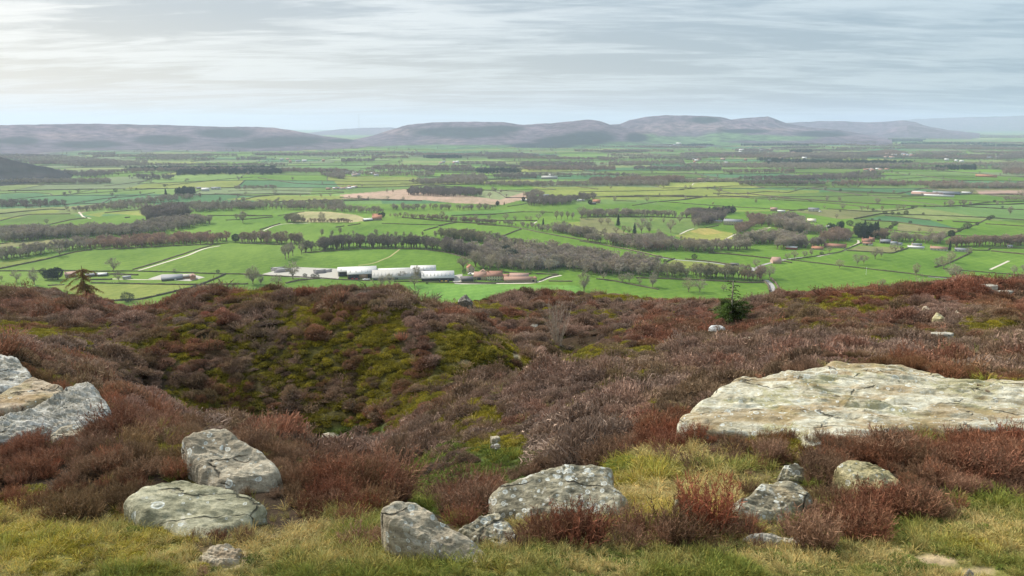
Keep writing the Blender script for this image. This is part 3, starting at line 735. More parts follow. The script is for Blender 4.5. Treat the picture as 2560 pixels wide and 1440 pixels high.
def build_moor_plants():
    fol = foliage_mat('heath_foliage', True, 0.15)
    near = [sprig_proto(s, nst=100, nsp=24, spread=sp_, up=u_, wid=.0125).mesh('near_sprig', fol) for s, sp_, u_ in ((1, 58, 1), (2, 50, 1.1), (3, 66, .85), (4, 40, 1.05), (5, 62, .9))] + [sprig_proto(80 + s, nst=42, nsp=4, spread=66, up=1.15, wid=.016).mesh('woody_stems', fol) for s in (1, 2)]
    dome = [dome_proto(s, n_, h_, True, w_, l_).mesh('cushion', fol) for s, n_, h_, w_, l_ in ((1, 1200, .80, .042, .20), (2, 1200, .62, .042, .18), (3, 1300, .95, .038, .24), (4, 1200, .7, .046, .2), (5, 1200, .55, .038, .17))]
    moss = [dome_proto(s + 20, 420, .42, True, .05, .30, 0).mesh('moss_cushion', fol) for s in range(3)]
    tuft = [tuft_proto(s + 40, 34, 1.0, sp_, .048, b_).mesh('tuft', fol) for s, sp_, b_ in ((1, 45, .5), (2, 60, .8), (3, 30, .3), (4, 70, 1.0))]
    # --- foreground heather, in bushes that leave gaps
    x, y, z, px, py, rg = wedge_points(2.3, 8.0, 175, 21)
    v = veg(px, py, x, y)
    gap = fbm(x / .55, y / .55, 91, 3)
    dens = np.clip(.92 + gap * 1.7 - v['straw'] * .8 - v['moss'] * .72 - v['green'] * .8 - v['bare'] * 2 + v['red'] * .5, 0, 1) * (1 - v['lawn'] * .985)
    inr = rock_mask(px, py, -.13)
    sprouts = ((np.hypot((px - 2110) / 60, (py - 930) / 10) < 1) | (np.hypot((px - 2250) / 55, (py - 1050) / 12) < 1) | ((px > 2430) & (py > 965) & (py < 1040) & (px - 2430 > (1010 - py) * 1.5)))
    k = (rg.uniform(0, 1, len(x)) < dens) & (~inr | (sprouts & (rg.uniform(0, 1, len(x)) < .35)))
    x, y, z, px, py = x[k], y[k], z[k], px[k], py[k]; v = {a: b[k] for a, b in v.items()}; n = len(x); spk = sprouts[k]
    big = np.clip(.5 + fbm(x / .45, y / .45, 93, 3), 0, 1)
    # shorter sprigs just below each stone's visible edge
    fr_ = (rock_mask(px, py - 45) | rock_mask(px, py - 25)).astype(float)
    sc = (.065 + .095 * big) * rg.uniform(.7, 1.2, n) * (1 - .45 * v['lawn']) * (1 + .3 * v['red'] - .45 * fr_) * (1 + .5 * (rg.uniform(0, 1, n) < .08))
    zz_ = z - .01 + np.where(spk, .17, 0); sc = np.where(spk, sc * .45, sc)
    tint = pick(rg, v, n, x, y) * np.array((.88, .82, .72))
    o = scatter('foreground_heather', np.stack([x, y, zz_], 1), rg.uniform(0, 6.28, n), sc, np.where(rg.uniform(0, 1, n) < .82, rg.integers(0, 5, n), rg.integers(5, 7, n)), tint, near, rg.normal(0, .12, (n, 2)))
    tag(o, 'close red brown heather and bilberry stems growing between the front rocks', kind='stuff')
    mids = dome + [sprig_proto(s + 60, nst=60, nsp=9, spread=sp_, up=1.25, wid=.034).mesh('bush_sprig', fol) for s, sp_ in ((1, 62), (2, 70), (3, 52))] + [sprig_proto(s + 70, nst=34, nsp=1, spread=72, up=1.3, wid=.030).mesh('dead_stems', fol) for s in (1, 2)]
    # --- middle and far heather cushions
    A = []
    for y0, y1, dn, s_ in ((6.5, 16, 30, 22), (16, 33, 20, 23), (33, 64, 9, 24)):
        x, y, z, px, py, rg = wedge_points(y0, y1, dn, s_, 120)
        v = veg(px, py, x, y)
        gap = fbm(x / 1.1, y / 1.1, 95, 3) 
        dens = np.clip(.98 + gap * 1.3 - v['moss'] * .85 - v['green'] * 1.1 - v['straw'] * .5 - v['bare'] * 2 + v['red'] * .3, 0.02, 1)
        k = (rg.uniform(0, 1, len(x)) < dens) & ~(rock_mask(px, py) & (y < 8.5))
        x, y, z, px, py = x[k], y[k], z[k], px[k], py[k]; v = {a: b[k] for a, b in v.items()}; n = len(x)
        big = np.clip(.5 + .9 * fbm(x / .9, y / .9, 97, 2), 0, 1)
        sc = (.13 + .33 * big ** 1.3) * rg.uniform(.7, 1.25, n) * np.interp(y, [6, 12, 30], [.75, .95, 1.15]) * (1 - .35 * v['moss'])
        s3 = np.stack([sc * rg.uniform(.75, 1.5, n), sc * rg.uniform(.75, 1.3, n), sc * rg.uniform(.6, 1.3, n)], 1)
        u_ = rg.uniform(0, 1, n); idx = np.where(u_ < .62, rg.integers(0, 5, n), np.where(u_ < .98, rg.integers(5, 8, n), rg.integers(8, 10, n)))
        tn = pick(rg, v, n, x, y) * 1.1; tn = np.where((idx >= 8)[:, None], np.array((.40, .33, .28)) * rg.uniform(.6, 1.2, n)[:, None], tn); tn = np.where(((idx >= 5) & (idx < 8))[:, None], tn * 1.05, tn)
        s3[(idx >= 5)] *= np.interp(y, [7, 14], [.68, .95])[idx >= 5][:, None]
        A.append((np.stack([x, y, z - sc * .12], 1), rg.uniform(0, 6.28, n), s3, idx, tn, rg.normal(0, .16, (n, 2))))
    o = scatter('heather', *[np.concatenate([a[i] for a in A]) for i in range(5)], mids, np.concatenate([a[5] for a in A]))
    tag(o, 'brown mauve heather cushions covering the moor', kind='stuff')
    # --- moss and low green growth
    A = []
    for y0, y1, dn, s_ in ((2.3, 7, 330, 32), (7, 16, 110, 33), (16, 32, 38, 34), (32, 60, 12, 35)):
        x, y, z, px, py, rg = wedge_points(y0, y1, dn, s_, 90)
        v = veg(px, py, x, y)
        wt = np.maximum(np.maximum(v['moss'], v['green']), .7 * v['lawn'] * (y < 7)) * (1 - v['bare']) * (1 - .3 * v['lawn'])
        k = (rg.uniform(0, 1, len(x)) < wt) & ~rock_mask(px, py)
        x, y, z, px, py = x[k], y[k], z[k], px[k], py[k]; v = {a: b[k] for a, b in v.items()}; n = len(x)
        sc = np.interp(y, [2.5, 7, 16, 40], [.05, .09, .16, .28]) * rg.uniform(.6, 1.3, n)
        gr = (v['green'] > v['moss'] * rg.uniform(.4, 1.2, n))[:, None]
        a = rg.uniform(0, 1, n)[:, None]
        tint = np.where(gr, np.array((.125, .165, .035)), np.array((.30, .26, .03)) * a + np.array((.17, .16, .035)) * (1 - a)) * rg.uniform(.7, 1.2, n)[:, None]
        near_ = (y < 7)[:, None]
        tint = np.where(near_, tint * 1.5, tint * 1.45)
        A.append((np.stack([x, y, z - sc * .1], 1), rg.uniform(0, 6.28, n), sc, rg.integers(0, 3, n), tint))
    o = scatter('moss', *[np.concatenate([a[i] for a in A]) for i in range(5)], moss)
    tag(o, 'yellow green moss and low bilberry between the heather', kind='stuff')
    # --- grass
    A = []
    for y0, y1, dn, s_ in ((2.2, 3.6, 1900, 42), (3.6, 7, 420, 43), (7, 20, 26, 44), (20, 56, 1.6, 45)):
        x, y, z, px, py, rg = wedge_points(y0, y1, dn, s_, 90)
        v = veg(px, py, x, y)
        wt = np.clip(np.maximum(v['lawn'], np.maximum(v['straw'], v['green'] * .8)) + (y < 7) * .07 + (y >= 7) * .10, 0, 1) * (1 - v['bare'] * .93) * (1 - .55 * v['moss'] * v['lawn'])
        k = (rg.uniform(0, 1, len(x)) < wt) & ~rock_mask(px, py, -.15)
        x, y, z, px, py = x[k], y[k], z[k], px[k], py[k]; v = {a: b[k] for a, b in v.items()}; n = len(x)
        pat = fbm(x / .35, y / .35, 99, 3)
        sc = np.interp(y, [2.3, 3.6, 7, 16, 50], [.040, .062, .11, .2, .32]) * rg.uniform(.45, 1.25, n) * (1 + .8 * np.clip(pat, 0, 1) + .25 * v['straw'])
        sg = np.clip(.5 + 1.6 * pat + .6 * v['green'] - .75 * v['straw'] + .1 * rg.normal(0, 1, n), 0, 1)[:, None]
        my = (v['moss'] * rg.uniform(0, 1, n))[:, None]
        tint = np.array((.52, .45, .19)) * (1 - sg) + np.array((.22, .26, .055)) * sg
        tint = tint * (1 - my) + np.array((.50, .46, .07)) * my
        A.append((np.stack([x, y, z - .005], 1), rg.uniform(0, 6.28, n), sc, rg.integers(0, 4, n), tint * rg.uniform(.7, 1.2, n)[:, None], rg.normal(0, .2, (n, 2))))
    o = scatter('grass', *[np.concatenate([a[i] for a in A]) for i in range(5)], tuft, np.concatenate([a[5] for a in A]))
    tag(o, 'straw and green moor grass, thickest along the front edge', kind='stuff')

# ------------------------------------------------------------------ traced layout of the valley (photograph pixels)
VIEW = {1: (2.977, 0, 260), 2: (2.977, 850, 260), 3: (2.977, 1700, 260), 4: (4, 0, 500), 5: (4, 600, 500), 6: (5.1425, 1100, 500), 7: (4.571, 1450, 480), 8: (4.267, 1960, 480)}
def T(c, pts):
    s, ox, oy = VIEW[c]; return [(ox + a / s, oy + b / s) for a, b in pts]
BRIGHT, MID, YG, TEAL, TAN, OLIVE = (.080, .165, .020), (.078, .140, .028), (.150, .200, .042), (.056, .138, .055), (.29, .235, .16), (.135, .155, .06)
FIELDS = [
 (YG, [(120,713),(235,711),(490,710),(430,727),(350,752),(255,754)]),
 (YG, T(4, [(0,620),(300,585),(600,560),(900,500),(740,520),(470,590),(240,640),(0,690)])),
 (TAN, [(850,487),(1010,473),(1060,478),(1200,492),(1250,474),(1312,478),(1318,496),(1255,512),(1140,508),(1060,500),(850,497)]),
 ((0.167,0.213,0.099), [(1190,492),(1215,474),(1300,477),(1312,480),(1250,500)]),
 ((0.190,0.228,0.053), T(7, [(1090,500),(1180,460),(1300,420),(1450,410),(1750,470),(1740,540),(1250,580)])),
 ((0.274,0.258,0.076), T(7, [(1230,440),(1350,412),(1500,420),(1650,470),(1400,490)])),
 ((0.289,0.220,0.167), [(2440,476),(2570,476),(2570,488),(2450,487)]),
 ((0.251,0.258,0.122), [(712,546),(755,529),(820,529),(890,537),(925,551),(880,556),(740,556)]),
 (TEAL, [(0,485),(90,482),(125,488),(380,484),(430,487),(290,505),(160,517),(0,522)]),
 (TEAL, [(370,508),(520,489),(700,489),(640,503),(560,512),(430,516)]),
 (YG, [(560,498),(680,489),(860,490),(850,503),(700,505)]),
 (YG, [(1330,468),(1550,466),(1680,470),(2050,476),(2040,492),(1620,500),(1460,498),(1350,485)]),
 (MID, [(1860,492),(2100,478),(2260,482),(2280,492),(2200,505),(1960,500)]),
 (MID, T(8, [(750,290),(950,250),(1280,245),(1180,330),(1130,405),(700,360)])), (TEAL, T(8, [(1080,252),(1560,300),(1860,395),(1500,362),(1200,320),(820,300)])),
 (OLIVE, T(8, [(420,190),(960,205),(940,245),(760,280),(600,290),(120,210)])),
 (OLIVE, T(8, [(680,620),(800,575),(1240,590),(1310,605),(1150,650),(1000,645)])),
 (YG, T(8, [(720,370),(860,380),(760,430)])), (OLIVE, T(8, [(1220,335),(1850,395),(1850,430),(1200,415)])),
 (YG, T(7, [(930,850),(1080,770),(1500,800),(1700,850),(1900,880),(1870,960),(1800,900),(1500,860),(1100,870)])),
 (YG, T(7, [(1650,850),(1910,880),(1860,970),(1780,890)])),
 (YG, T(6, [(1640,290),(2057,260),(2057,470),(1980,480),(1800,400)])), (OLIVE, T(7, [(0,300),(400,290),(400,400),(560,480),(200,500),(60,420),(0,430)])),
 ((0.114,0.182,0.046), T(7, [(300,290),(1300,300),(1420,400),(1100,490),(860,440),(560,440)])),
 ((0.099,0.220,0.038), T(5, [(1640,840),(2560,845),(3360,855),(3560,1000),(1900,1000)])),
 (OLIVE, T(4, [(0,430),(640,385),(600,440),(0,480)])), (MID, T(4, [(0,230),(300,150),(700,140),(860,180),(500,245),(420,230)])),
 (YG, T(4, [(230,140),(420,105),(600,100),(560,130)])), (YG, T(4, [(840,150),(1050,115),(1460,105),(1450,160),(1050,130),(1000,170)])),
 ((0.091,0.198,0.038), T(6, [(60,150),(950,120),(1000,160),(400,190),(60,205)])),
]
HEDGES = [T(4, p) for p in [
 [(0,690),(240,640),(460,595),(600,560),(760,520),(920,500)], [(0,712),(320,712),(640,708),(1030,716),(1300,712),(1700,722),(2160,740),(2560,745)],
 [(1330,697),(1600,618),(1850,538),(2120,455)], [(900,800),(1120,797)], [(1040,742),(1380,752)], [(480,857),(640,850)], [(910,832),(1300,840),(1900,850),(2480,842)],
 [(1090,1010),(1400,1000),(1700,930),(1950,870),(2250,745)], [(500,245),(700,200),(870,180)], [(0,140),(300,110),(500,92),(650,100)], [(0,210),(150,170),(300,145),(700,140)],
 [(1050,130),(1300,105),(1560,95)], [(1250,180),(1300,175)], [(2080,158),(2560,155)], [(2260,203),(2560,187)], [(980,495),(1240,490),(1800,457),(2130,447),(2280,432)], [(0,440),(60,432)]]] \
 + [T(5, p) for p in [
 [(0,742),(250,757),(800,782),(1000,797),(1300,810)], [(1540,815),(2200,832),(2560,838)], [(460,835),(600,802),(800,785)], [(620,532),(960,507),(1130,491),(1590,487),(1800,492),(2050,522),(2300,592)],
 [(0,434),(400,447)], [(200,300),(400,238)], [(0,160),(320,160)], [(0,200),(330,172)], [(380,160),(560,130),(640,120)], [(960,275),(1040,262)], [(1080,258),(1200,240)],
 [(1420,235),(1700,245),(2000,252)], [(1840,308),(1980,270)], [(1990,258),(2170,225)], [(1620,175),(1900,200),(2180,225),(2560,247)], [(2120,158),(2560,145)], [(1000,12),(1290,5),(1800,10)]]] \
 + [T(6, p) for p in [
 [(0,338),(110,306),(220,290)], [(760,490),(900,430),(1040,380)], [(480,318),(900,343),(1100,378),(1250,413),(1600,478),(2057,558)], [(150,205),(400,190),(700,185),(900,165),(1050,155),(1450,160)],
 [(500,265),(1250,270)], [(870,85),(1050,60),(1210,15)], [(1285,1040),(1420,982),(1520,965)], [(1240,950),(1500,958)], [(1400,1045),(1700,1048)], [(820,935),(1170,955)], [(270,1062),(700,1066),(1250,1062)]]] \
 + [T(7, p) for p in [
 [(0,562),(250,602),(500,652),(900,742),(1050,767)], [(1200,768),(1500,798),(1720,833),(1900,850)], [(190,995),(400,1020),(700,1080),(900,1117)], [(640,985),(870,990),(1150,1000),(1500,1015),(1900,1040),(2110,1035)],
 [(920,855),(1000,790),(1080,765)], [(1470,700),(1700,712),(2000,742),(2250,772)], [(0,292),(300,286),(800,286),(1300,300)], [(620,40),(900,46)], [(920,43),(1400,50)], [(900,112),(1200,90),(1400,62)],
 [(920,112),(1400,147),(2150,192),(2560,217)], [(1580,37),(2000,77),(2560,107)], [(1520,18),(1900,20),(2400,72)], [(600,157),(880,112)], [(380,100),(640,107)], [(2085,1012),(2150,1062),(2170,1140)], [(2180,988),(2245,1052),(2272,1112)],
 [(2300,792),(2420,812)], [(1440,410),(1580,385)]]] \
 + [T(8, p) for p in [
 [(0,65),(300,90),(600,110),(1000,127),(1400,152),(1700,157),(1900,150),(2200,110),(2560,100)], [(0,90),(250,100),(600,130),(800,155),(1000,205)], [(60,202),(300,182)], [(460,182),(900,212),(1100,207),(1300,187),(1420,160)],
 [(750,290),(950,250),(1050,232),(1280,242)], [(1080,252),(1560,302)], [(820,300),(1200,322),(1500,365),(1860,397)], [(700,362),(1130,407),(1280,422),(1550,447)], [(1280,242),(1600,252),(2200,277),(2560,302)],
 [(1630,308),(1690,312)], [(1800,317),(2080,332)], [(1090,405),(1220,325)], [(2220,265),(2050,347),(1850,422),(1700,492)], [(1800,467),(2560,482)], [(2150,342),(2560,367)], [(1900,157),(2200,172),(2560,192)],
 [(1100,62),(1380,67),(1700,82),(2200,102)], [(620,5),(1200,20),(1280,0)], [(0,717),(200,742),(450,772),(900,822),(1340,872),(1540,902),(1800,922)], [(80,722),(300,692),(600,642),(830,542)],
 [(670,627),(1000,647),(1150,657),(1320,602)], [(1610,805),(1750,765),(1940,675),(2000,642)], [(1700,822),(2200,862),(2560,892)], [(2000,622),(2180,627),(2190,602),(2560,602)], [(2210,632),(2560,667)]]] \
 + [T(1, p) for p in [
 [(0,725),(300,690),(700,662),(1000,642),(1250,627)], [(0,670),(150,658),(370,667),(400,685),(500,680)], [(480,755),(800,702),(1000,687),(1150,660)], [(780,612),(1080,572),(1320,527)], [(1080,577),(1250,602)], [(1230,607),(1700,557),(1880,545)],
 [(1600,670),(1900,687),(2080,677)], [(1750,727),(1900,692),(2080,677),(2560,662)], [(1920,550),(2200,592),(2560,602)], [(0,602),(600,598),(760,596)], [(1700,650),(2000,640),(2560,655)]]] \
 + [T(2, p) for p in [
 [(0,700),(300,712),(610,722)], [(930,632),(1200,645),(1400,657)], [(0,600),(500,602),(880,618)], [(1100,560),(1500,545),(1720,540)], [(1780,655),(2560,640)], [(1980,690),(2560,680)], [(1760,615),(1920,635)], [(450,590),(700,600)], [(900,500),(1300,505),(1700,520)], [(0,545),(480,530)]]] \
 + [T(3, p) for p in [
 [(250,667),(500,667),(640,652),(800,662),(880,640),(940,627),(1110,612)], [(940,632),(1200,647),(1600,667)], [(480,667),(800,702),(1400,742),(1900,767)], [(0,637),(400,612),(1080,612)], [(1620,672),(1840,622)],
 [(1030,548),(1150,520)], [(330,525),(800,515),(1500,520)], [(560,548),(640,535)], [(1480,570),(1900,540),(2200,548)], [(0,520),(330,520)], [(1650,690),(2200,672),(2560,680)], [(0,715),(190,690)], [(300,683),(900,710),(1430,745)]]]
TRACKS = [  # name, width m, material, points, label
 ('farm_track', 3.6, 'pale', T(4, [(1385,705),(1620,634),(1880,556),(2060,482),(2200,458)])), ('farm_track', 3, 'pale', T(5, [(235,307),(330,262),(430,238),(700,233)])),
 ('footpath', 2.2, 'grassy', T(5, [(1600,490),(1500,570),(1330,640),(1180,655)])), ('lane', 3.8, 'pale', T(6, [(270,1078),(700,1076),(1240,1070),(1290,1045),(1420,992),(1560,970)])),
 ('lane', 3.6, 'grey', T(7, [(880,745),(1080,775),(1500,806),(1720,842),(2010,864),(1965,908)])), ('lane', 4.2, 'grey', T(7, [(1990,885),(2050,845),(2210,802),(2360,770),(2560,745)])),
 ('lane', 6.0, 'grey', T(7, [(2115,1005),(2165,1035),(2195,1080),(2205,1145)])), ('footpath', 2.0, 'grassy', T(7, [(0,556),(250,593),(500,640),(900,730)])),
 ('lane', 3.2, 'pale', T(8, [(350,690),(620,635),(800,545),(790,515)])), ('farm_track', 3, 'pale', T(8, [(2200,828),(2400,735)])), ('farm_track', 3, 'pale', T(7, [(1140,485),(1240,435),(1300,420)])),
 ('farm_track', 3, 'pale', T(7, [(1660,540),(1780,480)])), ('farm_track', 3, 'pale', T(7, [(1880,490),(2060,440),(2180,402)])), ('farm_track', 3.5, 'pale', T(4, [(790,120),(830,170),(910,185)])),
 ('farm_track', 4, 'brown', T(4, [(780,140),(860,108),(960,100)])), ('lane', 3, 'pale', T(6, [(1170,320),(1245,280)])), ('lane', 3, 'pale', T(4, [(1120,790),(1500,800),(1700,790),(1960,770)])), ('farm_track', 3, 'pale', T(3, [(90,605),(100,590),(200,580)])),
 ('lane', 3, 'grey', T(8, [(1540,905),(1800,925),(1880,930)])),
]
